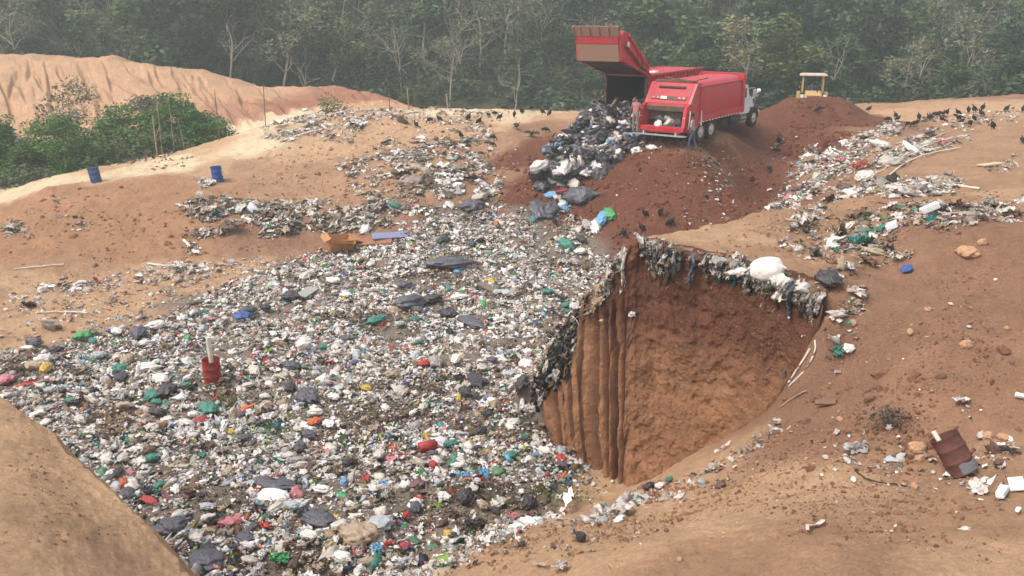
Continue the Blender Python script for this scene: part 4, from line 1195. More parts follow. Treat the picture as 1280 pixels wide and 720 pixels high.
def chassis_and_cab(root, L0, full=True):
    """local x forward; L0 = front end of the body"""
    m = MB()
    for y in (-.42, .42): m.box((L0 / 2 + 1.4, y, .92), (L0 + 2.6, .09, .26))
    for x in (1.2, 3, 5, L0, L0 + 1.6): m.box((x, 0, .92), (.12, .8, .2))
    m.cyl((2.1, -1.0, .52), (2.1, 1.0, .52), .11); m.cyl((3.42, -1.0, .52), (3.42, 1.0, .52), .11)
    m.cyl((L0 + 2.0, -.95, .52), (L0 + 2.0, .95, .52), .08)
    m.build('chassis', M_blk, root)
    for x in (2.1, 3.42):
        for s in (-1, 1): wheel(root, x, s * .98, .58, .27, s, True)
    for s in (-1, 1): wheel(root, L0 + 2.0, s * 1.03, .57, .29, s)
    # tank and boxes between the axles
    t = MB(); t.cyl((L0 - 1.5, -1.0, .74), (L0 - .5, -1.0, .74), .28, n=20); t.build('fuel_tank', M_blk, root, True)
    t = MB(); t.box((L0 - 2.2, -1.0, .78), (.5, .45, .5), bev=.03); t.build('battery_box', M_blk, root)
    # cab with bonnet
    c = MB()
    prof = [(L0 + .12, .95), (L0 + .12, 2.55), (L0 + .26, 2.72), (L0 + 1.05, 2.72), (L0 + 1.32, 2.05), (L0 + 1.45, 1.95), (L0 + 1.45, .95)]
    c.prism(prof, -1.08, 1.08)
    c.build('cab', M_wp, root)
    b = MB()
    b.prism([(L0 + 1.4, 1.0), (L0 + 1.4, 2.0), (L0 + 2.4, 1.88), (L0 + 2.82, 1.70), (L0 + 2.92, 1.0)], -.72, .72)
    for s in (-1, 1):
        b.box((L0 + 1.48, s * .9, 1.28), (.26, .36, .6), bev=.05)
    b.build('bonnet', M_wp, root)
    for s in (-1, 1):
        f = MB()
        pts = []
        for k in range(9):
            a = math.pi * (k / 8)
            pts.append((L0 + 2.0 - math.cos(a) * .64, .56 + math.sin(a) * .66))
        for (x0, z0), (x1, z1) in zip(pts[:-1], pts[1:]):
            cx, cz = (x0 + x1) / 2, (z0 + z1) / 2
            f.box((cx, s * .98, cz), (math.hypot(x1 - x0, z1 - z0) + .03, .42, .06), (0, -math.atan2(z1 - z0, x1 - x0), 0))
        f.build('fender', M_blk, root)
        w = MB(); w.box((L0 + .62, s * 1.085, 2.25), (.62, .02, .58), bev=.005); w.build('side_window', M_glass, root)
        w = MB(); w.box((L0 + .62, s * 1.09, 1.45), (.72, .015, .9), bev=.01); d = w.build('door', M_wp, root)
        q = MB(); q.box((L0 + .36, s * 1.11, 1.72), (.12, .03, .035)); q.build('handle', M_chr, d)
        q = MB(); q.box((L0 + .62, s * .98, .72), (.7, .3, .06)); q.box((L0 + .62, s * .98, .48), (.66, .3, .05)); q.box((L0 + .3, s * .98, .7), (.04, .28, .5)); q.box((L0 + .95, s * .98, .7), (.04, .28, .5)); q.build('step', M_chr, root)
        q = MB(); q.tube([(L0 + 1.1, s * 1.1, 2.5), (L0 + 1.25, s * 1.42, 2.55), (L0 + 1.25, s * 1.42, 1.9), (L0 + 1.1, s * 1.1, 1.85)], .018, 6); q.box((L0 + 1.26, s * 1.42, 2.22), (.07, .2, .46), bev=.02); q.build('wing_mirror', M_chr, root)
        q = MB(); q.tube([(L0 + 2.5, s * .8, 1.75), (L0 + 2.72, s * 1.1, 2.2)], .015, 6); q.ball((L0 + 2.72, s * 1.1, 2.24), (.05, .13, .13), 2); q.build('fender_mirror', M_refl, root)
        q = MB(); q.box((L0 + 2.93, s * .62, 1.25), (.05, .28, .2), bev=.02); q.build('headlight', M_refl, root)
    w = MB(); w.prism([(L0 + 1.10, 2.64), (L0 + 1.33, 2.08), (L0 + 1.36, 2.10), (L0 + 1.13, 2.66)], -.95, .95); w.build('windscreen', M_glass, root)
    g = MB(); g.box((L0 + 2.92, 0, 1.35), (.05, .8, .6), bev=.02); g.box((L0 + 3.02, 0, .78), (.14, 2.2, .26), bev=.04); g.build('grille', M_chr, root)
    e = MB(); e.tube([(L0 + .02, -1.0, 1.0), (L0 + .02, -1.0, 3.15)], .065, 10); e.tube([(L0 + .02, -1.0, 3.15), (L0 - .12, -1.0, 3.3)], .06, 10); e.build('exhaust_stack', M_chr, root, True)

def body_shell(root, x0, x1, zb, zt, wy, ribs, mat, open_rear):
    m = MB()
    # curved section with a slightly rounded shoulder
    def sect(x):
        pts = [(-wy * .92, zb), (-wy * .995, zb + .22), (-wy, (zb + zt) / 2), (-wy * .985, zt - .42), (-wy * .93, zt - .18), (-wy * .80, zt - .03), (-wy * .4, zt + .03), (wy * .4, zt + .03), (wy * .80, zt - .03), (wy * .93, zt - .18), (wy * .985, zt - .42), (wy, (zb + zt) / 2), (wy * .995, zb + .22), (wy * .92, zb)]
        return [m.bm.verts.new((x, y, z)) for y, z in pts]
    n = 10
    S = [sect(x0 + (x1 - x0) * i / n) for i in range(n + 1)]
    for a, b in zip(S[:-1], S[1:]):
        k = len(a)
        for i in range(k): m.bm.faces.new((a[i], b[i], b[(i + 1) % k], a[(i + 1) % k]))
    m.bm.faces.new(S[-1])
    if not open_rear: m.bm.faces.new(S[0][::-1])
    body = m.build('body', mat, root, smooth=True)
    return body

def truck(name, L0, label, loc, rz, lean, style):
    root = empty(name, loc, rz, label, 'refuse truck')
    root.rotation_euler = (lean[0], lean[1], rz)
    chassis_and_cab(root, L0)
    root.scale = (.93, .98, .87) if style == 'packed' else (.93, .96, .86)
    zb, zt, wy = 1.12, 3.42, 1.27
    if style == 'packed':
        body_shell(root, 1.7, L0, zb, zt, wy, 0, M_red, False)
        # frame posts and rails of the side panel
        for s in (-1, 1):
            f = MB()
            f.box((1.86, s * (wy + .02), 2.2), (.34, .09, 2.0), bev=.02)
            f.box((L0 - .16, s * (wy + .03), 2.3), (.30, .12, 2.3), bev=.02)
            f.box(((L0 + 1.7) / 2, s * (wy + .015), zb + .22), (L0 - 1.75, .10, .40), bev=.03)
            f.box(((L0 + 1.7) / 2, s * (wy - .03), zt - .28), (L0 - 1.75, .10, .14), bev=.03)
            f.build('side_frame', M_red, root)
            r_ = MB()
            for k in range(15): r_.box((1.75 + k * (L0 - 1.9) / 14, s * (wy + .075), zb + .06), (.17, .012, .055))
            r_.build('reflector_strip', M_refl, root)
        h = MB(); h.box((L0 - .05, 0, 2.6), (.14, 2.6, 1.9), bev=.02); h.build('front_bulkhead', M_redd, root)
        # tailgate: slanting hopper housing, two cheeks with the loading mouth between them
        for s in (-1, 1):
            c = MB()
            y0, y1 = (s * 1.30, s * 1.13)
            c.prism([(1.75, 1.0), (1.75, 3.40), (1.35, 3.36), (.62, 2.30), (.22, 2.15), (-.05, 1.05), (.12, .78), (.9, .62)], min(y0, y1), max(y0, y1))
            c.build('hopper_cheek', M_red, root)
            e = MB(); e.tube([(.66, s * 1.32, 2.2), (1.45, s * 1.32, 3.3)], .045, 8); e.build('lift_cylinder', M_dirtst, root)
            l = MB(); l.box((.10, s * 1.215, 1.36), (.05, .12, .46), bev=.01); l.build('tail_lamp', M_refl, root)
            gr = MB(); gr.tube([(.3, s * 1.36, .95), (.25, s * 1.42, 1.2), (.35, s * 1.42, 1.75), (.5, s * 1.34, 1.95)], .022, 6); gr.build('grab_rail', M_refl, root)
        u = MB()
        u.prism([(1.75, 2.2), (1.75, 3.43), (1.32, 3.36), (.60, 2.32), (.56, 2.16), (.9, 2.16)], -1.13, 1.13)
        u.build('tailgate_panel', M_redd, root)
        # band of lamps across the panel
        d = Vector((1.32 - .60, 0, 3.36 - 2.32)); d.normalize(); ang = -math.atan2(d.z, d.x)
        nn = Vector((-d.z, 0, d.x))
        def on_panel(t, y, sz, nm, mt):
            p = Vector((.60, 0, 2.32)) + d * t + nn * .02
            b = MB(); b.box((p.x, y, p.z), sz, (0, ang, 0), bev=.008); return b.build(nm, mt, root)
        on_panel(.30, 0, (.22, 2.0, .04), 'lamp_panel', M_dirtst)
        for y in (-.85, -.6, .6, .85): on_panel(.30, y, (.13, .17, .09), 'tail_light', M_lampr)
        on_panel(.30, .28, (.17, .34, .075), 'number_plate', M_refl)
        on_panel(.98, 0, (.12, 1.5, .10), 'top_bracket', M_blk)
        b = MB(); b.box((1.55, 0, 3.48), (.12, 2.3, .10)); b.tube([(1.4, -1.1, 3.5), (2.3, 1.0, 3.56)], .04, 6); b.tube([(1.6, -1.15, 3.55), (3.0, -1.1, 3.56)], .03, 6); b.build('roof_rail', M_dirtst, root)
        mo = MB()
        mo.box((.52, 0, 2.02), (.12, 2.26, .30), (0, -.25, 0), bev=.02)          # packer panel edge
        mo.box((.98, 0, 1.72), (.06, 2.26, .86), (0, .25, 0))
        mo.build('packer_blade', M_dirtst, root)
        i_ = MB()
        i_.prism([(.02, 1.02), (.10, .82), (.9, .70), (1.7, .95), (1.7, 1.05), (.9, .80), (.16, .92), (.08, 1.10)], -1.13, 1.13)
        i_.build('hopper_floor', M_inner, root)
        i_ = MB(); i_.box((1.62, 0, 1.55), (.05, 2.26, 1.3)); i_.build('hopper_back', M_inner, root)
        s_ = MB(); s_.box((-.02, 0, .93), (.14, 2.56, .26), bev=.02); s_.box((.02, 0, .78), (.10, 2.2, .12)); s_.build('hopper_sill', M_red, root)
        r_ = MB()
        for y in (-.7, -.35, .35, .7): r_.box((-.10, y, .93), (.02, .22, .07))
        r_.build('sill_reflector', M_lampr, root)
        s_ = MB(); s_.box((-.22, 0, .60), (.34, 2.95, .05)); s_.box((-.05, -.9, .68), (.3, .06, .2)); s_.box((-.05, .9, .68), (.3, .06, .2)); s_.build('rear_step', M_chr, root)
        fl = MB()
        for s in (-1, 1): fl.box((1.42, s * .98, .52), (.03, .56, .62), (0, .08, 0))
        fl.build('mudflap', M_blk, root)
        t = MB(); t.cyl((1.78, -wy - .12, 1.0), (1.78, -wy - .12, 1.85), .05, .02, 8); t.build('marker_post', M_refl, root)
    else:
        # open-ended body, its tailgate swung up
        m = MB()
        m.box(((L0) / 2, -wy + .03, 2.25), (L0, .07, 2.3)); m.box(((L0) / 2, wy - .03, 2.25), (L0, .07, 2.3))
        m.box((L0 / 2, 0, zt - .02), (L0, wy * 2 - .12, .06)); m.box((L0 / 2, 0, zb - .02), (L0, wy * 2 - .12, .06))
        m.box((L0 * .55, 0, 2.25), (.06, wy * 2 - .14, 2.2))
        m.build('body', M_redd, root)
        lin = MB(); lin.box((L0 * .55 - .05, 0, 2.25), (.03, wy * 2 - .16, 2.16)); lin.box((L0 * .27, wy - .08, 2.25), (L0 * .54, .02, 2.16)); lin.box((L0 * .27, -wy + .08, 2.25), (L0 * .54, .02, 2.16))
        lin.box((L0 * .27, 0, zt - .07), (L0 * .54, 2.3, .02)); lin.build('body_lining', M_inner, root)
        for s in (-1, 1):
            r_ = MB()
            for k in range(16): r_.box((.2 + k * (L0 - .4) / 15, s * (wy + .03), 2.3), (.09, .09, 2.2), bev=.01)
            r_.box((L0 / 2, s * (wy + .04), zt), (L0, .13, .14), bev=.02); r_.box((L0 / 2, s * (wy + .04), zb), (L0, .12, .2), bev=.02)
            r_.build('side_ribs', M_red, root)
            r_ = MB(); r_.box((.03, s * (wy - .02), 2.25), (.10, .16, 2.34), bev=.02); r_.build('rear_post', M_dirtst, root)
        # raised tailgate
        tg = empty('tailgate', (0, 0, 0)); tg.parent = root
        prof = [(.05, 3.42), (-3.30, 4.42), (-3.46, 4.5), (-3.62, 5.85), (-3.05, 6.15), (-2.5, 5.95), (.05, 4.05), (.3, 3.75)]
        for s in (-1, 1):
            c = MB(); c.prism(prof, min(s * 1.22, s * 1.30), max(s * 1.22, s * 1.30)); c.build('cheek', M_red, tg)
            b = MB()
            def bar(p, q, w, t=.08):
                p, q = Vector(p), Vector(q); mid = (p + q) / 2; dd = q - p
                b.box((mid.x, s * 1.34, mid.z), (dd.length, t, w), (0, -math.atan2(dd.z, dd.x), 0), bev=.01)
            bar((.1, 0, 3.95), (-2.6, 0, 5.88), .16); bar((.0, 0, 3.5), (-3.25, 0, 4.5), .12)
            bar((-.55, 0, 3.62), (-.75, 0, 4.55), .16); bar((-1.2, 0, 3.85), (-1.35, 0, 4.95), .10)
            b.build('cheek_frame', M_redd, tg)
            b = MB(); b.tube([(-.7, s * 1.40, 3.85), (-3.1, s * 1.40, 5.35)], .07, 10); b.tube([(.4, s * 1.36, 3.4), (-.9, s * 1.38, 4.1)], .05, 8); b.build('lift_cylinder', M_dirtst, tg, True)
            b = MB(); b.box((-2.75, s * 1.385, 5.35), (.26, .02, .34), (0, .3, 0)); b.build('lamp_plate', M_refl, tg)
        b = MB(); b.prism([(-3.30, 4.42), (-3.46, 4.44), (-3.66, 5.40), (-3.52, 5.42)], -1.22, 1.22); b.build('rear_plate', M_plate, tg)
        b = MB(); b.prism([(-3.64, 5.42), (-3.66, 5.46), (-3.72, 5.90), (-3.60, 5.92), (-3.5, 5.44)], -1.22, 1.22); b.build('sill_plate', M_redd, tg)
        b = MB(); b.prism([(-3.74, 5.86), (-3.95, 6.42), (-3.86, 6.44), (-3.62, 5.88)], -1.36, 1.36)
        for y in (-1.3, -.75, -.2, .35, .9, 1.3): b.box((-3.88, y, 6.14), (.08, .07, .56), (0, -.33, 0))
        b.build('upper_lip', M_plate, tg)
        b = MB(); b.prism([(-3.6, 5.9), (-3.05, 6.17), (-2.5, 5.97), (.05, 4.07), (.05, 3.97), (-2.5, 5.86), (-3.05, 6.06), (-3.5, 5.84)], -1.22, 1.22); b.build('housing_top', M_redd, tg)
        b = MB(); b.prism([(.05, 3.44), (-1.7, 3.96), (-3.28, 4.44), (-3.26, 4.56), (-1.7, 4.1), (.05, 3.58)], -1.22, 1.22); b.box((-1.4, 0, 3.86), (.1, 2.4, .14), (0, .3, 0)); b.build('packer_floor', M_inner, tg)
        h = MB(); h.tube([(-.02, 1.2, 2.3), (-.28, 1.26, 3.2), (-.3, 1.3, 3.5)], .03, 6); h.tube([(-.02, 1.24, 1.4), (-.25, 1.28, 2.3), (-.05, 1.2, 3.3)], .025, 6); h.build('hydraulic_hose', M_blk, root)
        t = MB(); t.box((1.2, -.3, 3.5), (.6, .25, .1), bev=.02); t.box((2.1, -.8, 3.52), (.5, .4, .12), bev=.02); t.build('roof_fitting', M_refl, root)
    return root

def bearing(px, Y, deg):
    """a truck whose length points away to the right of the line of sight"""
    return R(90 - deg)
g1 = at(880, 171, 46.0)
T1 = (float(at(826, 176, 44.3)[0]), 44.4)
truck('refuse_truck', 7.6, 'red refuse truck with white cab and open loading mouth parked on the red slope', (T1[0], T1[1], gz(T1[0] + 1.5, T1[1] + 2) + .02), R(90 - 37), (0, R(-1.0)), 'packed')
T2 = (float(at(781, 160, 48.6)[0]), 48.9)
truck('refuse_truck', 8.4, 'red refuse truck tipping out bags with its tailgate swung up high', (T2[0], T2[1], gz(T2[0] + 1, T2[1] + 1) + .02), R(90 - 33), (0, R(-.5)), 'tipping')

# ---- bulldozer behind the heap, seen from the front
def dozer(loc, rz):
    r = empty('bulldozer', loc, rz, 'yellow bulldozer with canopy pushing the red earth heap, seen from the front', 'bulldozer')
    for s in (-1, 1):
        t = MB()
        prof = [(-1.3, .38), (-1.15, .08), (-.9, 0), (.9, 0), (1.15, .08), (1.3, .38), (1.15, .72), (.9, .82), (-.9, .82), (-1.15, .72)]
        t.prism(prof, min(s * .72, s * 1.12), max(s * .72, s * 1.12))
        for k in range(14): t.box((-1.0 + k * .155, s * .92, .84), (.05, .42, .06))
        t.build('track', M_dirtst, r)
        q = MB(); q.box((.2, s * 1.0, .95), (1.7, .26, .1), bev=.02); q.box((-.4, s * .98, 1.25), (.9, .24, .5), bev=.04); q.build('fender', M_yel, r)
        q = MB(); q.cyl((1.2, s * .80, 1.28), (1.35, s * .80, 1.28), .13, .13, 14); q.build('headlight', M_refl, r)
        q = MB(); q.box((1.6, s * .95, .55), (1.4, .14, .22)); q.build('push_arm', M_yel, r)
        q = MB(); q.tube([(1.1, s * .55, 1.35), (1.95, s * .55, .8)], .06, 8); q.build('blade_cylinder', M_chr, r, True)
        for x in (-1.05, .1):
            q = MB(); q.box((x, s * .72, 2.05), (.08, .08, 1.25)); q.build('canopy_post', M_yel, r)
    b = MB(); b.prism([(-1.2, .6), (-1.2, 1.25), (.1, 1.3), (.25, 1.62), (1.25, 1.5), (1.35, 1.35), (1.35, .5)], -.55, .55); b.build('bonnet', M_yel, r)
    b = MB(); b.box((1.37, 0, .98), (.04, .86, .7), bev=.02)
    for k in range(6): b.box((1.40, -.35 + k * .14, .98), (.02, .03, .62))
    b.build('radiator_grille', M_plate, r)
    b = MB(); b.tube([(.8, .28, 1.5), (.8, .28, 2.15)], .05, 8); b.build('exhaust_stack', M_blk, r)
    c = MB(); c.box((-.47, 0, 2.72), (1.5, 1.95, .10), bev=.04); c.box((-.47, 0, 2.80), (1.3, 1.75, .06), bev=.02); c.build('canopy', M_cream, r)
    s_ = MB(); s_.box((-.72, 0, 1.38), (.5, .56, .14), bev=.04); s_.box((-.98, 0, 1.75), (.12, .56, .66), bev=.04); s_.build('seat', M_blk, r)
    bl = MB()
    bl.prism([(2.05, .02), (1.95, .3), (1.93, .6), (2.0, .95), (2.12, 1.02), (2.02, .6), (2.10, .3), (2.2, .02)], -1.45, 1.45); bl.build('blade', M_yel, r)
    return r
DZ = at(1014, 131, 68)
dozer((DZ[0], DZ[1], gz(DZ[0], DZ[1]) - .22), R(-90) + math.atan2(DZ[0], DZ[1]) * -1 + R(4))
print('DOZ', gz(DZ[0], DZ[1]), DZ)
# ------------------------------------------------------------------ people (one skinned body each)
M_skin = mat_basic('skin', s2l((132, 92, 70)), .6)
M_jean = mat_basic('grey_jeans', s2l((92, 98, 122)), .9, dirt=s2l((120, 96, 82)), dirt_amt=.4, var=.15)
M_shirtg = mat_basic('grey_white_shirt', s2l((176, 162, 158)), .9, dirt=s2l((110, 92, 90)), dirt_amt=.6, dscale=9)
M_shirtr = mat_basic('dusty_pink_shirt', s2l((172, 104, 100)), .9, dirt=s2l((190, 160, 150)), dirt_amt=.6, dscale=8)
M_trou = mat_basic('pale_brown_trousers', s2l((142, 122, 110)), .9, var=.15)
M_shirtb = mat_basic('violet_blue_shirt', s2l((104, 104, 146)), .9, var=.15)
M_hair = mat_basic('black_hair', s2l((28, 24, 22)), .8)
M_capd = mat_basic('dark_cap', s2l((52, 50, 56)), .8)
def person(loc, rz, J, shirt, trous, label, cap=True):
    """J: joint name -> (x,y,z), local x forward. One continuous body with hands."""
    root = bpy.data.meshes.new('person')
    names = ['hip', 'waist', 'chest', 'neck', 'headb', 'head', 'shL', 'elL', 'wrL', 'haL', 'shR', 'elR', 'wrR', 'haR', 'hpL', 'knL', 'anL', 'toL', 'hpR', 'knR', 'anR', 'toR']
    rad = dict(hip=(.15, .11), waist=(.14, .10), chest=(.17, .115), neck=(.055, .055), headb=(.07, .08), head=(.082, .10), sh=(.062, .06), el=(.042, .042), wr=(.03, .03), ha=(.038, .02), hp=(.095, .095), kn=(.062, .062), an=(.042, .045), to=(.045, .035))
    E = [('hip', 'waist'), ('waist', 'chest'), ('chest', 'neck'), ('neck', 'headb'), ('headb', 'head')]
    for s in 'LR':
        E += [('chest', 'sh' + s), ('sh' + s, 'el' + s), ('el' + s, 'wr' + s), ('wr' + s, 'ha' + s), ('hip', 'hp' + s), ('hp' + s, 'kn' + s), ('kn' + s, 'an' + s), ('an' + s, 'to' + s)]
    V = [J[n] for n in names]
    ed = [(names.index(a), names.index(b)) for a, b in E]
    # five short fingers on each hand
    for s in 'LR':
        w, h = Vector(J['wr' + s]), Vector(J['ha' + s])
        d = (h - w).normalized(); side = Vector((1, 0, 0)) - d * d.x; side.normalize()
        hi = names.index('ha' + s)
        for k, q in enumerate((-1.5, -.5, .5, 1.5)):
            V.append(tuple(h + side * q * .018 + d * (.075 - abs(q) * .008))); ed.append((hi, len(V) - 1))
        V.append(tuple(w + side * .045 + d * .05)); ed.append((names.index('wr' + s), len(V) - 1))
    root.from_pydata(V, ed, [])
    o = bpy.data.objects.new('person', root); COL.objects.link(o)
    o.modifiers.new('s', 'SKIN')
    sv = root.skin_vertices[0].data
    for i, v in enumerate(sv):
        if i < len(names):
            n = names[i]; r_ = rad.get(n) or rad[n[:2]]
            v.radius = r_
        else: v.radius = (.009, .009)
        v.use_root = (i == 0)
    ss = o.modifiers.new('u', 'SUBSURF'); ss.levels = 2; ss.render_levels = 2
    dg = bpy.context.evaluated_depsgraph_get()
    me = bpy.data.meshes.new_from_object(o.evaluated_get(dg))
    o.modifiers.clear(); o.data = me; me.name = 'person'
    for m in (trous, shirt, M_skin): me.materials.append(m)
    hz_, ez = J['hip'][2], J['neck'][2]
    wr = [Vector(J['elL']).lerp(Vector(J['wrL']), .3), Vector(J['elR']).lerp(Vector(J['wrR']), .3)]
    fore = [(Vector(J['el' + s]).lerp(Vector(J['wr' + s]), .25), Vector(J['ha' + s])) for s in 'LR']
    for p in me.polygons:
        c = p.center
        near = lambda a, b, rr: (c - (a + (b - a) * max(0, min(1, (c - a).dot(b - a) / (b - a).length_squared)))).length < rr
        if c.z > ez - .01: p.material_index = 2
        elif any(near(a, b + (b - a) * .4, .075) for a, b in fore): p.material_index = 2
        else:
            leg = any(near(Vector(J['hp' + s]), Vector(J['kn' + s]), .13) or near(Vector(J['kn' + s]), Vector(J['an' + s]), .12) for s in 'LR')
            p.material_index = 0 if (leg or c.z < hz_ - .02) else 1
        p.use_smooth = True
    o.location = loc; o.rotation_euler = (0, 0, rz)
    tag(o, label, 'person')
    hd = Vector(J['head'])
    f = MB()
    f.ball(hd + Vector((.0, 0, .035)), (.105, .092, .09), 3)
    h = f.build('hair', M_hair, o, True)
    for v in h.data.vertices:
        if v.co.z < hd.z + .02 and v.co.x > hd.x + .02: v.co.x = hd.x + .02
    if cap:
        f = MB(); f.ball(hd + Vector((-.005, 0, .075)), (.112, .10, .075), 2); f.box(hd + Vector((.13, 0, .06)), (.12, .15, .015), (0, .15, 0), bev=.004); f.build('cap', M_capd, o, True)
    n = MB(); n.ball(hd + Vector((.10, 0, -.02)), (.02, .014, .026), 1); n.ball(hd + Vector((.0, .088, -.01)), (.022, .01, .032), 1); n.ball(hd + Vector((0, -.088, -.01)), (.022, .01, .032), 1)
    n.build('nose_and_ears', M_skin, o, True)
    e = MB()
    for s in (-1, 1): e.ball(hd + Vector((.088, s * .032, .012)), (.01, .012, .008), 1)
    e.box(hd + Vector((.092, 0, -.065)), (.01, .045, .008)); e.build('eyes_and_mouth', M_hair, o)
    return o
def stand(step=.0, armL=(.15, .25), armR=(.15, .25), lean=.0, z0=0, scale=1.0):
    J = dict(hip=(0, 0, .95), waist=(lean * .3, 0, 1.10), chest=(lean * .7, 0, 1.33), neck=(lean, 0, 1.49), headb=(lean * 1.15 + .01, 0, 1.56), head=(lean * 1.3 + .02, 0, 1.66),
             shL=(lean * .85, .18, 1.42), shR=(lean * .85, -.18, 1.42),
             elL=(lean + armL[0] * .3, .25, 1.14), wrL=(lean + armL[0], .24 - armL[1] * .2, .92 + armL[1] * .4), haL=(lean + armL[0] * 1.35, .23 - armL[1] * .3, .86 + armL[1] * .55),
             elR=(lean + armR[0] * .3, -.25, 1.14), wrR=(lean + armR[0], -.24 + armR[1] * .2, .92 + armR[1] * .4), haR=(lean + armR[0] * 1.35, -.23 + armR[1] * .3, .86 + armR[1] * .55),
             hpL=(0, .09, .90), knL=(step * .5 + .03, .11, .50), anL=(step, .12, .07), toL=(step + .17, .14, .035),
             hpR=(0, -.09, .90), knR=(-step * .4 + .04, -.11, .50), anR=(-step, -.12, .07), toR=(-step + .17, -.14, .035))
    return {k: tuple(c * scale for c in v) for k, v in J.items()}
p = hit(865, 188)
person((p.x, p.y, p.z), R(155), stand(.20, (.05, .05), (.20, .3), .05), M_shirtg, M_jean, 'person in grey and white shirt walking beside the rear wheels of the truck')
r1 = bpy.data.objects['refuse_truck']
bpy.context.view_layer.update()
w = r1.matrix_world @ Vector((-.24, 1.36, .63))
person(tuple(w), R(90 - 37) + R(10), stand(.04, (.15, .5), (.32, .9), .06), M_shirtr, M_trou, 'person in a dusty pink shirt standing on the rear step left of the mouth', cap=False)
dzr = bpy.data.objects['bulldozer']
w = dzr.matrix_world @ Vector((-.72, 0, .50))
sit = dict(hip=(0, 0, .98 - .0), waist=(0, 0, 1.12), chest=(.03, 0, 1.34), neck=(.05, 0, 1.50), headb=(.06, 0, 1.57), head=(.07, 0, 1.67), shL=(.03, .19, 1.43), shR=(.03, -.19, 1.43),
           elL=(.14, .27, 1.20), wrL=(.36, .22, 1.18), haL=(.44, .20, 1.17), elR=(.14, -.27, 1.20), wrR=(.36, -.22, 1.18), haR=(.44, -.20, 1.17),
           hpL=(.05, .10, .97), knL=(.44, .14, 1.02), anL=(.52, .14, .60), toL=(.66, .15, .57), hpR=(.05, -.10, .97), knR=(.44, -.14, 1.02), anR=(.52, -.14, .60), toR=(.66, -.15, .57))
person(tuple(w), dzr.rotation_euler.z, sit, M_shirtb, M_jean, 'driver in a violet blue shirt and dark cap sitting under the bulldozer canopy')

# ------------------------------------------------------------------ vultures
M_fea = mat_basic('black_feathers', s2l((34, 31, 31)), .75, var=.25, vscale=14, bump=.3, bscale=30)
M_bsk = mat_basic('grey_bird_skin', s2l((74, 68, 66)), .8)
def vulture_mesh(pose):
    m = MB()
    if pose == 'upright':   body = [((0.02, 0, .33), (.125, .11, .185), -.35), ((-.09, 0, .20), (.055, .075, .16), .45)]; neck = [(.07, 0, .46), (.10, 0, .53), (.12, 0, .58)]; head = (.145, 0, .60)
    elif pose == 'feeding': body = [((0.0, 0, .30), (.20, .11, .12), .15), ((-.22, 0, .29), (.13, .07, .045), .25)]; neck = [(.16, 0, .30), (.24, 0, .22), (.28, 0, .14)]; head = (.30, 0, .11)
    elif pose == 'spread':  body = [((0.0, 0, .33), (.17, .10, .13), -.3), ((-.17, 0, .24), (.10, .07, .04), -.5)]; neck = [(.12, 0, .42), (.16, 0, .48), (.18, 0, .51)]; head = (.205, 0, .53)
    else:                   body = [((0.0, 0, .32), (.19, .12, .135), -.45), ((-.18, 0, .20), (.12, .07, .045), -.75)]; neck = [(.12, 0, .44), (.15, 0, .50), (.17, 0, .53)]; head = (.195, 0, .545)
    for c, s, a in body: m.ball(c, s, 3, (0, a, 0))
    m.cyl(neck[0], neck[1], .06, .042, 10); m.cyl(neck[1], neck[2], .042, .03, 10)
    m.ball(neck[1], .043, 2)
    m.ball(head, (.045, .03, .032), 2, mi=1)
    dn = 1 if pose != 'feeding' else 0
    h = Vector(head)
    m.cyl(h + Vector((.03, 0, 0)), h + Vector((.10, 0, -.025 if dn else -.05)), .016, .005, 8, mi=1)
    for s in (-1, 1):
        if pose == 'spread':
            pts = [(.08, s * .08, .40), (.10, s * .34, .50), (.05, s * .66, .44), (-.12, s * .70, .36), (-.16, s * .40, .34), (-.12, s * .08, .30)]
            m.poly(pts); m.poly([(x, y, z + .02) for x, y, z in pts][::-1])
            for k in range(5): m.box((-.05 - k * .02, s * (.66 + .02 * k) , .40 - k * .02), (.03, .16, .012), (0, 0, s * (.5 - k * .25)))
        else:   # folded wing with its long tip over the tail
            a = body[0][2]
            m.ball((-.04, s * .095, body[0][0][2] + .01), (.17, .03, .10), 2, (0, a - .1, s * .12))
            m.ball((-.17, s * .06, body[0][0][2] - .07), (.13, .018, .04), 2, (0, a - .25, s * .1))
        m.tube([(0, s * .05, .24), (.02, s * .055, .12), (0, s * .055, .0)], .013, 6, mi=1)
        for k in (-1, 0, 1): m.cyl((0, s * .055, .008), (.07, s * .055 + k * .03, .005), .009, .005, 5, mi=1)
        m.cyl((0, s * .055, .008), (-.035, s * .055, .005), .009, .005, 5, mi=1)
    m.ball(body[0][0][:2] + (.24,), (.05, .07, .05), 1)
    o = m.build('vulture', [M_fea, M_bsk], smooth=True)
    me = o.data
    bpy.data.objects.remove(o)
    return me
VM = {k: vulture_mesh(k) for k in ('upright', 'stooped', 'feeding', 'spread')}
ORD = ['first', 'second', 'third', 'fourth', 'fifth', 'sixth', 'seventh', 'eighth', 'ninth', 'tenth', 'eleventh', 'twelfth', 'thirteenth', 'fourteenth', 'fifteenth', 'sixteenth', 'seventeenth', 'eighteenth', 'nineteenth', 'twentieth', 'twenty-first', 'twenty-second', 'twenty-third', 'twenty-fourth', 'twenty-fifth', 'twenty-sixth']
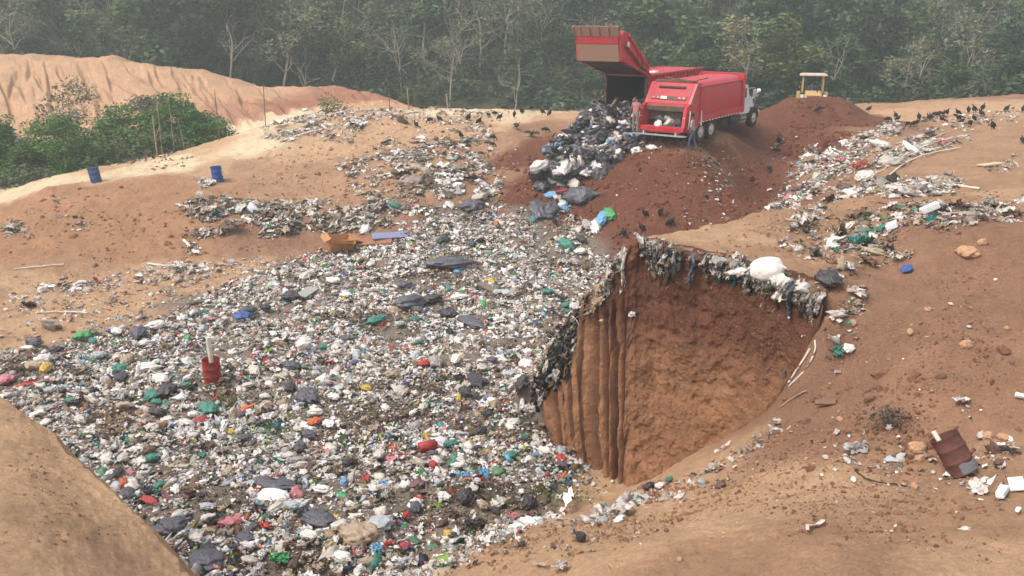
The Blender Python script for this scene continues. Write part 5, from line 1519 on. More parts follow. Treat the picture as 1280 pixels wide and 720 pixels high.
flocks = [
 ('on the flat left of the tipped bags', 'vultures on the left of the rim', [(441,158,'s'),(453,164,'u'),(502,153,'u'),(520,160,'s'),(537,154,'f'),(549,153,'s'),(586,151,'u'),(599,156,'s'),(611,147,'f'),(619,145,'f'),(625,151,'s')]),
 ('on the pale crest before the woods', 'vultures on the rim crest', [(631,138,'f'),(643,147,'u'),(652,143,'u'),(664,138,'f'),(673,138,'f'),(678,144,'s'),(687,146,'s'),(696,138,'f'),(709,139,'f')]),
 ('at the left edge of the red slope', 'vultures at the edge of the red slope', [(576,173,'u'),(582,185,'s'),(617,176,'f'),(616,184,'f'),(646,162,'p'),(665,172,'p'),(682,166,'f')]),
 ('on the slope behind the cut face', 'vultures behind the cut face', [(779,297,'s'),(802,290,'s'),(806,273,'s'),(825,271,'u'),(838,284,'s')]),
 ('on the red earth heap', 'vultures on the red heap', [(973,181,'u'),(970,192,'f'),(961,215,'f'),(1022,141,'s'),(1086,140,'s')]),
 ('on the flat at right', 'vultures on the right hand flat', [(1110,153,'f'),(1119,148,'u'),(1122,152,'s'),(1134,159,'f'),(1142,159,'s'),(1146,157,'s'),(1148,151,'u'),(1160,151,'u'),(1163,150,'u'),(1170,147,'f'),(1174,146,'f'),(1179,146,'u'),(1183,145,'u'),(1177,153,'s'),(1197,145,'s'),(1197,152,'p'),(1202,155,'s'),(1210,142,'u'),(1217,141,'u'),(1212,159,'s'),(1217,153,'s'),(1226,146,'s'),(1228,139,'u'),(1240,162,'u'),(1258,140,'s'),(1278,141,'s')]),
 ('among the bleached strips of film', 'vulture among the strips', [(1137,191,'u'),(1277,180,'s')]),
 ('down among the waste of the pit', 'vultures in the pit', [(693,283,'s'),(600,307,'f')]),
]
KN = dict(u='upright', s='stooped', f='feeding', p='spread')
KW = dict(u='upright vulture', s='hunched vulture', f='bowed vulture', p='spread vulture')
vr = random.Random(4)
for where, grp, lst in flocks:
    lst = sorted(lst)
    for i, (px, py, k) in enumerate(lst):
        p = hit(px, py)
        if p is None: continue
        o = bpy.data.objects.new('vulture', VM[KN[k]]); COL.objects.link(o)
        o.location = (p.x, p.y, gz(p.x, p.y) - .01); o.rotation_euler = (0, 0, vr.choice([vr.uniform(-.9, .9), math.pi + vr.uniform(-.9, .9), vr.uniform(0, 6.28)]))
        sc_ = vr.uniform(.74, .92); o.scale = (sc_,) * 3
        if len(lst) == 2: od = ['left', 'right'][i]; lab = '%s %s, %s one of two' % (KW[k], where, od)
        else: lab = '%s %s, %s from the left' % (KW[k], where, ORD[i])
        tag(o, lab, 'vulture', grp)
# ------------------------------------------------------------------ single pieces one can point at
def mat_film(name, col, rough=.4, dirt=None, amt=.3):
    return mat_basic(name, col, rough, bump=.7, bscale=9, var=.10, vscale=3, dirt=dirt or s2l((140, 108, 86)), dirt_amt=amt, dscale=4, spec=.45)
FM = {k: mat_film('film_' + k, tuple(PAL[k])) for k in PAL}
gr_ = np.random.default_rng(77)
FM['black'] = mat_film('film_black', s2l((44, 45, 52)), .3)
FM['dark'] = mat_film('film_dark', s2l((76, 78, 88)), .38)
def p_bag4(r, full=.8):
    V, F = ICO[4]
    V = crumple(V, r, .17, 17)
    V += r.normal(size=V.shape) * .004
    d = V / np.linalg.norm(V, axis=1)[:, None]
    an = np.arctan2(d[:, 2], d[:, 1]); V *= (1 + .07 * np.clip(d[:, 0], 0, 1) * np.sin(an * 9 + 3 * d[:, 0]) + .03 * np.sin(an * 5 + d[:, 0] * 7))[:, None]
    V *= [1.15, .85, .72 * full]
    k = np.clip(V[:, 0] - .85, 0, None) * 3
    V[:, 1] /= 1 + 1.6 * k; V[:, 2] /= 1 + 1.3 * k; V[:, 0] += k * .12
    V[:, 2] = np.where(V[:, 2] < -.45, -.45 + (V[:, 2] + .45) * .3, V[:, 2])
    V[:, 2] += .42
    return V * .5, F
def p_sack(r):
    V, F = ICO[4]; V = crumple(V, r, .05, 7); d = V / np.linalg.norm(V, axis=1)[:, None]
    an = np.arctan2(d[:, 2], d[:, 1]); V *= (1 + .05 * np.sin(an * 11) * np.clip(d[:, 0], 0, 1) ** 2)[:, None]
    V *= [1.1, .85, .68]; k = np.clip(V[:, 0] - .8, 0, None) * 3; V[:, 1] /= 1 + 2 * k; V[:, 2] /= 1 + 2 * k
    V[:, 2] += .4
    return V * .5, F
def meshdata(V, F, mat, name, smooth=True):
    o = mesh_np(name, V, F, mat, smooth=smooth); me = o.data; bpy.data.objects.remove(o); return me
_cache = {}
def piece_mesh(kind, color, i):
    k = (kind, color, i)
    if k not in _cache:
        r = np.random.default_rng(hash((kind, i)) % 1000 if False else (len(kind) * 31 + i * 7 + 5))
        V, F = dict(bag=lambda: p_bag4(r), slack=lambda: p_bag4(r, .55), sheet=lambda: p_sheet(r, 16), sack=lambda: p_sack(r), box=lambda: p_box(r), strip=lambda: p_strip(r, 14, .10), bottle=lambda: p_bottle(r, 14), stick=lambda: p_stick(r))[kind]()
        _cache[k] = meshdata(V, F, FM[color], 'piece_mesh')
    return _cache[k]
def put(name, kind, color, p, size, label, cat, group=None, sc=(1, 1, 1), rot=None, i=0, lift=0.0, align=True):
    o = bpy.data.objects.new(name, piece_mesh(kind, color, i)); COL.objects.link(o)
    n = gnormal(p[0], p[1], .4) if align else Vector((0, 0, 1))
    q = n.to_track_quat('Z', 'Y')
    rz = gr_.uniform(0, 6.28) if rot is None else rot
    o.rotation_euler = (q.to_matrix().to_4x4() @ Matrix.Rotation(rz, 4, 'Z')).to_euler()
    o.scale = (size * sc[0], size * sc[1], size * sc[2])
    o.location = (p[0], p[1], p[2] + lift)
    if not align: o.rotation_euler = (gr_.normal() * .45, gr_.normal() * .45, rz)
    return tag(o, label, cat, group)

# the load tipped out under the raised tailgate: a heap of tied bags running down the slope
load = [ # outline in the photograph from the top down (x, y, metres above the earth)
]
heap_px = []
hr = np.random.default_rng(12)
def heap_h(px, py):
    return 0
base = hit(790, 188)
spots = []
cx0, cy0 = T2[0] - .6, T2[1] - 1.6
for k in range(400):
    if len(spots) >= 92: break
    # cone of bags whose apex lies in the truck's mouth
    u = hr.random(); a = hr.normal() * .5
    px = hr.uniform(688, 806); py = hr.uniform(128, 206)
    top = np.interp(px, [684, 700, 730, 757, 800, 812], [178, 166, 146, 120, 118, 150]); bot = np.interp(px, [684, 700, 715, 730, 757, 800, 812], [190, 196, 198, 196, 196, 190, 180])
    if py < top + 3 or py > bot: continue
    spots.append((px, py))
hw = []
for px, py in spots:
    # surface of the heap: interpolated between the ground in front and the truck mouth behind
    t = np.clip((200 - py) / 90, 0, 1)
    Y = np.interp(py, [112, 150, 180, 206], [48.2, 46.8, 45.6, 44.3])
    p = at(px, py, Y); g = gz(p[0], p[1])
    hw.append((p[0], p[1], max(p[2], g)))
# fill beneath: lower layers so that no bag hangs in the air
blab = {'black': 'black tied rubbish bag in the heap tipped from the truck', 'dark': 'dark grey tied rubbish bag in the heap tipped from the truck', 'white': 'white tied rubbish bag in the heap tipped from the truck',
        'offwhite': 'cream coloured sack in the heap tipped from the truck', 'sky': 'light blue bag in the heap tipped from the truck', 'teal': 'green bag in the heap tipped from the truck'}
for j, (x, y, z) in enumerate(sorted(hw, key=lambda q: q[1])):
    g = gz(x, y)
    col = hr.choice(['black', 'dark', 'white', 'offwhite', 'sky', 'teal'], p=[.40, .27, .18, .06, .06, .03])
    s = hr.uniform(.62, .95) if col in ('black', 'dark') else hr.uniform(.42, .65)
    put('rubbish_bag', 'bag', str(col), (x, y, z - .18 * s), s, blab[str(col)], 'rubbish bag', 'bags tipped from the truck', i=int(hr.integers(0, 7)), sc=(1, 1, hr.uniform(.8, 1.1)), align=False)
    zz = z - .55
    while zz > g + .1:
        cl_ = str(hr.choice(['black', 'dark', 'white'], p=[.5, .35, .15]))
        put('rubbish_bag', 'bag', cl_, (x + hr.normal() * .35, y + .1 + hr.normal() * .2, zz - .3), hr.uniform(.7, 1.1), blab[cl_], 'rubbish bag', 'bags tipped from the truck', i=int(hr.integers(0, 7)), align=False)
        zz -= .5
# small stuff mixed into the heap
sp = []
for x, y, z in hw:
    for k in range(12): sp.append((x + hr.normal() * .35, y - .1 + hr.normal() * .25, z + hr.uniform(-.15, .30)))
LV.clear(); LF.clear(); LC.clear(); lcount = 0
sp = np.array(sp)
lay(sp, np.clip(hr.lognormal(math.log(.16), .5, len(sp)), .06, .5), MIXK, mix(white=16, offwhite=8, black=20, dark=14, beige=4, teal=2, sky=2, red=1, pink=1, brown=3), tilt=.6)
hl_ = mesh_np('loose_waste', np.vstack(LV), np.vstack(LF), M_litter, color=np.vstack(LC))
tag(hl_, label='loose torn waste spilled between the tipped bags', cat='litter', kind='stuff')
# bags that rolled further down: (x, y, size, colour, label)
roll = [(694,186,1.1,'dark','long dark bag at the left tip of the tipped heap'),(713,180,1.0,'black','black bag beside the left tip of the tipped heap'),(703,204,1.15,'dark','dark bag just below the tail of the tipped heap'),(694,212,.6,'blue','blue bag under the dark bag below the tipped heap'),
 (697,218,.55,'white','small round white bag below the tipped heap'),(707,216,.5,'offwhite','small cream bag beside the round white bag'),(718,232,.8,'offwhite','cream and blue bundle halfway down the trail of bags'),(702,229,.6,'beige','brown cardboard scrap halfway down the trail of bags'),
 (690,245,.6,'sky','pale blue bag on the trail of bags'),(727,248,1.45,'dark','long charcoal bag lying alone on the red slope'),(672,266,1.2,'dark','dark round bag at the foot of the trail, left of its twin'),(688,266,1.15,'dark','dark round bag at the foot of the trail, right of its twin'),
 (762,269,.75,'green','bright green bag at the foot of the red slope'),(752,277,.8,'sky','grey blue bag beside the bright green bag'),(745,285,.7,'white','white bag below the bright green bag'),(735,283,.65,'grey','grey bag left of the white bag under the green one'),
 (815,186,.5,'white','small white bag on the slope under the rear step'),(708,308,.8,'teal','flattened green bag on the waste below the trail'),(668,275,.55,'teal','green bag beneath the dark twin bags'),(705,256,.6,'clear','pale bag between the charcoal bag and the dark twin bags')]
for j, (px, py, s, col, lab) in enumerate(roll):
    p = hit(px, py)
    put('rubbish_bag', 'bag', col, p, s * .85, lab, 'rubbish bag', None, i=j % 7, lift=.0, rot=.3 if s > 1.3 else None, sc=(1.1, .8, .85))

for (lx, ly, lz, s, col, lab) in [(.35, .25, .98, .55, 'white', 'white bag at the front of the open loading mouth'), (.45, -.25, 1.0, .5, 'offwhite', 'cream bag right in the open loading mouth'), (.75, -.6, 1.05, .6, 'black', 'black bag deep in the open loading mouth'), (.8, .5, 1.1, .6, 'dark', 'dark bag at the left back of the loading mouth'), (.7, 0, 1.15, .55, 'grey', 'grey bag at the back of the loading mouth')]:
    w = r1.matrix_world @ Vector((lx, ly, lz))
    put('rubbish_bag', 'bag', col, tuple(w), s, lab, 'rubbish bag', None, i=int(lx * 10) % 7, align=False)

# pieces that stand out in the pit and on the slopes
M_cardb = mat_basic('cardboard', s2l((176, 124, 82)), .85, var=.12)
def cardboard_box(px, py, s, rz, label):
    p = hit(px, py); m = MB()
    t = .012
    m.box((0, -.3, .2), (.8, t, .42), (.15, 0, 0)); m.box((0, .3, .2), (.8, t, .42), (-.3, 0, 0)); m.box((-.4, 0, .2), (t, .6, .42), (0, -.2, 0)); m.box((.4, 0, .2), (t, .6, .42), (0, .35, 0)); m.box((0, 0, .02), (.8, .6, t))
    m.box((0, -.45, .36), (.78, .28, t), (-.5, 0, 0)); m.box((.55, 0, .40), (.3, .58, t), (0, .3, 0)); m.box((-.52, .0, .42), (.26, .58, t), (0, -.5, 0))
    o = m.build('cardboard_box', M_cardb, jitter=.02); o.location = (p.x, p.y, p.z + .05); o.rotation_euler = (.15, .1, rz); o.scale = (s, s, s)
    tag(o, label, 'cardboard box')
cardboard_box(424, 312, 1.35, .5, 'open brown cardboard box at the upper edge of the waste')
def board(px, py, L, W, T, rz, col, name, label, tilt=.08, cat='board'):
    p = hit(px, py); m = MB(); m.box((0, 0, T / 2), (L, W, T), bev=min(T, W) * .2)
    o = m.build(name, mat_basic(name + '_material', s2l(col), .85, var=.2, vscale=3, dirt=s2l((120, 92, 72)), dirt_amt=.4), jitter=.006)
    n = gnormal(p.x, p.y, .5); q = n.to_track_quat('Z', 'Y')
    o.rotation_euler = (q.to_matrix().to_4x4() @ Matrix.Rotation(rz, 4, 'Z') @ Matrix.Rotation(tilt, 4, 'Y')).to_euler()
    o.location = (p.x, p.y, p.z + .05 + abs(tilt) * L * .3)
    return tag(o, label, cat)
board(458, 305, 2.4, .7, .04, .5, (150, 104, 74), 'cardboard_sheet', 'long brown flattened cardboard right of the open box')
board(488, 297, 1.7, .6, .05, .35, (128, 134, 164), 'blue_grey_sheet', 'blue grey sheet lying right of the brown cardboard', cat='sheet')
board(384, 368, 1.2, .5, .05, .8, (160, 162, 150), 'pale_board', 'pale green grey board on the upper waste')
board(612, 364, 1.3, .3, .1, -.1, (120, 108, 96), 'plank', 'grey brown plank in the waste near the head of the pit')
board(1238, 208, 1.3, .45, .05, .9, (214, 190, 150), 'wooden_board', 'single cream board lying alone on the right hand slope')
board(1163, 268, .50, .22, .18, -1.2, (236, 234, 230), 'foam_block', 'upright white foam block in the rubbish strip at right', .3, 'foam block')
board(1116, 288, .40, .26, .14, .2, (238, 236, 232), 'foam_block', 'flat white foam block lying on the bluff', .1, 'foam block')
board(1032, 508, .42, .12, .05, .75, (124, 94, 76), 'wood_offcut', 'brown flat wood offcut on the slope beside the cut face', .2, 'wood')
board(1253, 622, .32, .12, .10, .03, (240, 240, 238), 'foam_block', 'long white foam block near the right edge', .0, 'foam block')
board(1270, 611, .30, .20, .03, .1, (232, 232, 228), 'white_tray', 'ribbed white plastic tray behind the long foam block', .2, 'tray')
board(1272, 642, .12, .05, .03, .1, (236, 236, 232), 'foam_scrap', 'small white foam scrap at the right edge', .0, 'foam scrap')
board(1274, 499, .14, .08, .06, .1, (234, 232, 226), 'foam_scrap', 'small white foam scrap on the clods at the right edge', .0, 'foam scrap')
def big(px, py, s, kind, col, label, name, cat, i=0, sc=(1, 1, 1), rot=None, lift=.04):
    p = hit(px, py)
    if p is None: return
    if kind in ('bag', 'slack', 'sheet', 'sack'): s *= .72
    return put(name, kind, col, p, s, label, cat, None, sc, rot, i, lift, align=True)
p = hit(340, 628); m = MB(); m.ball((0, 0, .16), (.40, .24, .10), 3, (.25, .12, 0)); o = m.build('foam_slab', M_refl, None, True)
for v in o.data.vertices: v.co.x = max(v.co.x, -.26) + .02 * math.sin(v.co.y * 14)
o.location = p; tag(o, 'large smooth white foam slab on the waste near the bottom', 'foam slab')
big(188, 634, .44, 'slack', 'red', 'bright red cloth at the near edge of the waste by the earth bank', 'red_cloth', 'cloth', 2, (1.3, .6, .5), .5, .16)
big(605, 603, .50, 'sheet', 'sky', 'bright turquoise plastic sheet near the right side of the pit', 'plastic_sheet', 'plastic sheet', 1, (1, .7, 1.4), .3, .14)
big(582, 601, .3, 'sheet', 'sky', 'small turquoise scrap left of the turquoise sheet', 'plastic_sheet', 'plastic sheet', 4, lift=.1)
big(393, 532, .46, 'slack', 'orange', 'orange plastic bag in the middle of the pit', 'plastic_bag', 'plastic bag', 1, (1, .8, .8), lift=.08)
big(384, 502, .95, 'bag', 'dark', 'round dark grey rubbish bag in the middle of the pit', 'rubbish_bag', 'rubbish bag', 2, (1, .8, .8), 0, .05)
big(210, 494, .7, 'bag', 'black', 'black rubbish bag below and left of the red barrel', 'rubbish_bag', 'rubbish bag', 3)
big(535, 456, .62, 'slack', 'red', 'salmon red bag in the middle distance of the pit', 'plastic_bag', 'plastic bag', 2, (1.2, .7, .7), 0)
big(535, 564, .42, 'box', 'red', 'red plastic crate lid in the near right part of the pit', 'crate_lid', 'crate', 2, lift=.1)
big(564, 560, .40, 'bag', 'teal', 'dark green round jug near the red crate lid', 'jug', 'jug', 5, (1, .7, .9), lift=.08)
big(398, 656, .95, 'slack', 'dark', 'torn dark grey bag near the bottom of the pit', 'torn_bag', 'rubbish bag', 4, (1, .8, .7), lift=.06)
big(346, 612, .95, 'slack', 'dark', 'flat dark bag behind the large white slab', 'torn_bag', 'rubbish bag', 5, (1.2, .7, .5), 0, .1)
big(448, 676, .85, 'bag', 'beige', 'pale brown filled sack near the bottom of the pit', 'sack', 'sack', 6, lift=.03)
big(475, 665, .7, 'slack', 'clear', 'clear crumpled film right of the pale brown sack', 'plastic_film', 'plastic film', 1, lift=.1)
big(215, 664, .75, 'bag', 'dark', 'dark grey torn bag near the earth bank below the red cloth', 'torn_bag', 'rubbish bag', 1, (1, .9, .8), lift=.04)
big(258, 708, .8, 'slack', 'dark', 'dark grey bag at the bottom edge beside the earth bank', 'torn_bag', 'rubbish bag', 0, lift=.05)
big(352, 708, .55, 'sheet', 'green', 'bright green netting at the bottom edge of the pit', 'netting', 'netting', 6, lift=.1)
big(548, 640, .3, 'sheet', 'lime', 'lime yellow scrap in the near right waste', 'plastic_scrap', 'plastic scrap', 2, lift=.1)
big(346, 640, .42, 'slack', 'red', 'small red cloth right under the large white slab', 'red_cloth', 'cloth', 0, (1, .6, .5), 0, .06)
big(303, 400, .75, 'slack', 'blue', 'blue plastic bag in the upper left part of the pit', 'plastic_bag', 'plastic bag', 0)
big(48, 461, .75, 'bag', 'beige', 'round tan bag near the left end of the pit', 'rubbish_bag', 'rubbish bag', 4, (.9, .9, .8))
big(45, 482, 1.0, 'slack', 'red', 'long faded red cloth near the left end of the pit', 'red_cloth', 'cloth', 6, (1.3, .4, .3), .4)
big(6, 480, .7, 'slack', 'pink', 'pink bag cut by the left edge of the picture', 'plastic_bag', 'plastic bag', 3)
big(105, 424, .62, 'bag', 'green', 'light green bag at the upper edge of the pit on the left', 'plastic_bag', 'plastic bag', 2)
big(150, 467, .66, 'bag', 'teal', 'teal bag left of the red barrel', 'plastic_bag', 'plastic bag', 1)
big(191, 498, .6, 'slack', 'teal', 'teal bag beside the black bag below the red barrel', 'plastic_bag', 'plastic bag', 3)
big(260, 515, .66, 'slack', 'teal', 'teal bag on the waste under the red barrel', 'plastic_bag', 'plastic bag', 5)
big(190, 576, .36, 'bag', 'teal', 'teal bag near the earth bank above the red cloth', 'plastic_bag', 'plastic bag', 6)
big(470, 404, .8, 'bag', 'teal', 'pair of green bags in the upper middle of the pit', 'plastic_bag', 'plastic bag', 4, (1, .7, .7))
big(512, 384, 1.1, 'bag', 'dark', 'dark grey bag in the upper middle of the pit', 'rubbish_bag', 'rubbish bag', 5)
big(541, 378, .9, 'slack', 'black', 'black bag right of the dark grey bag in the upper pit', 'rubbish_bag', 'rubbish bag', 1)
big(560, 396, .9, 'bag', 'black', 'lone black bag in the upper right part of the pit', 'rubbish_bag', 'rubbish bag', 2, (1, .7, .7))
big(590, 407, 1.1, 'slack', 'dark', 'long charcoal bag in the upper right part of the pit', 'rubbish_bag', 'rubbish bag', 6, (1.3, .6, .6), -.2)
big(560, 336, 1.5, 'slack', 'dark', 'large dark sheeted bag at the head of the pit', 'rubbish_bag', 'rubbish bag', 3, (1.4, .7, .8), .2, .1)
big(590, 262, 1.2, 'bag', 'dark', 'dark bag high at the head of the pit', 'rubbish_bag', 'rubbish bag', 0)
big(595, 478, .9, 'slack', 'black', 'flattened black bag on the right half of the pit', 'rubbish_bag', 'rubbish bag', 5, (1.3, .6, .5), .1)
big(720, 470 + 90, .5, 'slack', 'teal', 'dark green bag wedged at the foot of the cut face', 'plastic_bag', 'plastic bag', 2, lift=.1)
big(712, 540, .62, 'bag', 'grey', 'smooth grey bag lying at the foot of the cut face', 'rubbish_bag', 'rubbish bag', 3, lift=.05)
big(702, 578, .36, 'bag', 'red', 'crimson bag near the foot of the cut face', 'plastic_bag', 'plastic bag', 1, lift=.06)
big(962, 343, 1.0, 'sack', 'white', 'full white sack perched on the lip of the cut face', 'sack', 'sack', 2, (1.15, .95, 1.1), .3, .1)
big(1035, 355, .7, 'slack', 'black', 'black torn bag at the right end of the lip', 'torn_bag', 'rubbish bag', 4)
big(1003, 284, .75, 'sheet', 'offwhite', 'crumpled off white sheet on top of the bluff', 'plastic_sheet', 'plastic sheet', 3, (1, .9, 1.5))
big(1075, 310, .8, 'sheet', 'teal', 'green netting among the rags on the bluff', 'netting', 'netting', 2)
big(1133, 340, .32, 'slack', 'blue', 'blue and white packet below the rag strip on the right', 'packet', 'packet', 1)
big(1048, 441, .32, 'sheet', 'teal', 'teal film tied to a white scrap on the slope beside the cut', 'plastic_film', 'plastic film', 5)
big(1060, 438, .26, 'slack', 'white', 'white scrap beside the teal film on the slope', 'plastic_scrap', 'plastic scrap', 5)
big(837, 603, .2, 'bag', 'teal', 'teal bag among white scraps below the cut face', 'plastic_bag', 'plastic bag', 2)
big(812, 612, .34, 'slack', 'black', 'black and white torn bag below the cut face', 'torn_bag', 'rubbish bag', 3)
big(826, 611, .26, 'bag', 'white', 'white bag beside the black torn bag below the cut face', 'plastic_bag', 'plastic bag', 4)
big(727, 678, .28, 'bag', 'black', 'small black bag standing on the near earth edge', 'rubbish_bag', 'rubbish bag', 3, (.7, .7, 1.4))
big(652, 684, .2, 'slack', 'black', 'small dark lump of rubbish left of the small black bag', 'rubbish_lump', 'rubbish', 2)
big(716, 635, .62, 'strip', 'white', 'white shredded bundle standing up at the edge of the pit', 'shredded_bundle', 'plastic strips', 1, (1, 1.4, 2.6), 1.2, .1)
big(1018, 661, .34, 'strip', 'offwhite', 'pale twisted scrap lying alone on the near earth', 'plastic_scrap', 'plastic scrap', 3, (1, .9, .8), .1)
big(703, 714, .36, 'sheet', 'offwhite', 'crumpled off white scrap at the bottom edge', 'plastic_scrap', 'plastic scrap', 2)
big(676, 708, .3, 'strip', 'beige', 'beige twisted scrap left of the off white scrap at the bottom', 'plastic_scrap', 'plastic scrap', 1)
big(860, 566, .34, 'sheet', 'dark', 'dark rag on the slope at the right foot of the cut face', 'rag', 'rag', 4)
big(905, 562, .36, 'strip', 'offwhite', 'pale rag with strings on the slope right of the dark rag', 'rag', 'rag', 5)
big(985, 470, .45, 'sheet', 'dark', 'dark rag lower down the strip beside the cut face', 'rag', 'rag', 6)
big(1050, 205, .9, 'sheet', 'pink', 'faded pink film on the trash flank', 'plastic_film', 'plastic film', 7)
big(1075, 212, .9, 'sheet', 'red', 'faded red film on the trash flank right of the pink film', 'plastic_film', 'plastic film', 3)
big(1178, 182, .8, 'sheet', 'pink', 'salmon pink film by the bleached strips', 'plastic_film', 'plastic film', 4)
big(1082, 225, 1.1, 'slack', 'offwhite', 'large off white sack under the bleached strips', 'sack', 'sack', 3)

# long bleached strips and sticks
def strand(pts, r0, name, label, cat, mat, lift=.05, n=14):
    H = [hit(*p) for p in pts]; H = [h for h in H if h is not None]
    P = smooth_line(np.array([list(h) for h in H]), 2); P = resample(P, n); P[:, 2] += lift + .03 * gr_.random(n)
    loc = P[0].copy()
    V, F = tubes([(P - loc, np.full(n, r0) * gr_.uniform(.8, 1.2, n))], 6)
    o = mesh_np(name, V, F, mat); o.location = loc
    return tag(o, label, cat)
M_str = mat_basic('bleached_strip', s2l((214, 202, 184)), .8, var=.15)
M_wood = mat_basic('grey_wood', s2l((158, 136, 112)), .9, var=.2)
strand([(1110,222),(1130,205),(1160,193),(1200,186)], .035, 'long_pole', 'lowest of the long bleached poles on the right slope', 'pole', M_str)
strand([(1085,205),(1120,190),(1160,180),(1210,170)], .035, 'bleached_strip', 'topmost of the long bleached strips on the right slope', 'strip', M_str)
strand([(1095,212),(1130,196),(1175,186)], .04, 'bleached_strip', 'middle one of the long bleached strips on the right slope', 'strip', M_str)
strand([(1105,236),(1150,230),(1190,233),(1225,238)], .06, 'bleached_strip', 'pale wavy strip along the top of the right bluff', 'strip', M_str)
strand([(1052,292),(1075,276)], .09, 'white_tube', 'pale tube lying on the bluff', 'tube', M_str)
strand([(985,482),(1003,455),(1012,440)], .022, 'root', 'lower pale root curving beside the cut face', 'root', M_str)
strand([(986,486),(1010,462),(1020,440),(1018,428)], .02, 'root', 'upper pale root curving beside the cut face', 'root', M_str)
strand([(975,512),(995,498),(1008,492)], .014, 'stick', 'thin stick leading to the strip of rags', 'stick', M_wood)
strand([(1068,590),(1085,603),(1110,607),(1134,609)], .012, 'hose', 'dark thin hose lying on the near ground', 'hose', M_blk, .02)
strand([(560,708),(590,685),(622,664)], .018, 'stick', 'long pale stick along the earth edge at the bottom', 'stick', M_wood)
strand([(350,178),(380,168),(402,163)], .06, 'pole', 'white pole lying in the rubbish left of the flat', 'pole', M_str)
strand([(230,302),(240,312)], .07, 'white_tube', 'short white tube below the mound rubbish', 'tube', M_str)
strand([(185,331),(210,335),(235,332)], .05, 'pole', 'flat white strip on the strewn ground at left', 'strip', M_str)
strand([(45,393),(75,391),(110,393)], .03, 'bleached_strip', 'thin pale strip on the bare ground above the pit', 'strip', M_str)
strand([(18,338),(80,332)], .03, 'bleached_strip', 'thin pale strip at the foot of the brown mound', 'strip', M_str)

for j in range(16):
    x0 = gr_.uniform(1088, 1130); y0 = np.interp(x0, [1088, 1130], [214, 196]) + gr_.normal() * 6; Lx = gr_.uniform(30, 75)
    strand([(x0, y0), (x0 + Lx * .5, y0 - Lx * .26 + gr_.normal() * 2), (x0 + Lx, y0 - Lx * .42 + gr_.normal() * 3)], gr_.uniform(.018, .04), 'bleached_strip', 'thin bleached strip in the tangled bundle on the right slope', 'strip', M_str)['group'] = 'bleached strips of the bundle on the right slope'

# hanging rags one can tell apart on the lip
for (u, v, L, W, col, lab) in [(.40,.0,.5,.2,'offwhite','pale draped cloth at the top corner of the cut face'),(.365,.02,.6,.22,'beige','beige draped sack left of the top corner'),(.45,.0,.95,.12,'offwhite','long narrow rag hanging from the top corner'),(.63,.0,.55,.14,'dark','dark blue grey strip hanging from the middle of the lip'),
    (.90,.0,.6,.14,'dark','dark strip hanging near the right end of the lip'),(.87,.0,.4,.3,'offwhite','pale bunched rag near the right end of the lip'),(.70,.0,.3,.3,'grey','grey rag beside the white sack on the lip'),(.16,.1,.7,.14,'offwhite','pale rag hanging down the dark nose of the bluff')]:
    V, F = rag_mesh(L, W, gr_, 22, 9)
    i = int(u * (NU - 1)); t = np.array([-nrm[i][1], nrm[i][0], 0]); o_ = np.array([nrm[i][0], nrm[i][1], 0]); p = face_point(u, v, .16)
    Wd = V[:, 0:1] * t + V[:, 1:2] * o_ + V[:, 2:3] * np.array([0, 0, 1.])
    o = mesh_np('hanging_rag', Wd, F, FM[col]); o.location = p + [0, 0, .05]
    tag(o, lab, 'rag')
o = mesh_np('white_scrap', *[(p_sheet(gr_, 8)[0] * .18), p_sheet(gr_, 8)[1]], FM['white']); pp = face_point(.47, .30, .06); o.location = pp; o.rotation_euler = (1.3, 0, .3); tag(o, 'small white scrap stuck on the cut face', 'scrap')

# many loose bags of the pit, each its own object
zones = [(lambda px, py: py > 600, 'in the nearest part of the pit'), (lambda px, py: py > 480, 'in the middle of the pit'), (lambda px, py: py > 380, 'in the far half of the pit'), (lambda px, py: True, 'at the head of the pit')]
zr = np.random.default_rng(5)
cnames = dict(white='white', offwhite='off white', clear='clear', black='black', dark='dark grey', teal='teal green', beige='beige', grey='grey', pink='pink', blue='blue', brown='brown', yellow='yellow', red='red', sky='light blue')
knames = dict(bag=('plastic_bag', 'filled plastic bag', 'plastic bag'), slack=('plastic_bag', 'slack plastic bag', 'plastic bag'), sheet=('plastic_sheet', 'crumpled plastic sheet', 'plastic sheet'), bottle=('plastic_bottle', 'plastic bottle', 'bottle'))
n = 0
while n < 230:
    px, py = zr.uniform(0, 770), 270 + 445 * zr.random() ** .8
    x_, y_, _ = hits([(px, py)])[0]
    if np.isnan(x_): continue
    d, ins = poly_dist(np.array([x_]), np.array([y_]), pit_w)
    if not ins[0] or d[0] < .4: continue
    col = str(zr.choice(list(cnames), p=np.array([20, 16, 7, 13, 12, 6, 7, 6, 2, 2, 3, 2, 2, 2]) / 100))
    k = str(zr.choice(['bag', 'slack', 'sheet', 'bottle'], p=[.36, .30, .30, .04]))
    if k == 'bottle': col = 'clear'
    s = zr.uniform(.14, .32) if py > 480 else zr.uniform(.22, .5)
    if k == 'bottle': s *= .6
    if col in ('black', 'dark'): s *= 1.25
    zt_ = [z for f_, z in zones if f_(px, py)][0]
    nm, kn, ct = knames[k]
    put(nm, k, col, (x_, y_, gz(x_, y_)), s, '%s %s lying %s' % (cnames[col], kn, zt_), ct, '%s %ss %s' % (cnames[col], kn, zt_), sc=(1, zr.uniform(.7, 1), zr.uniform(.7, 1.1)), i=int(zr.integers(0, 8)), lift=.10)
    n += 1

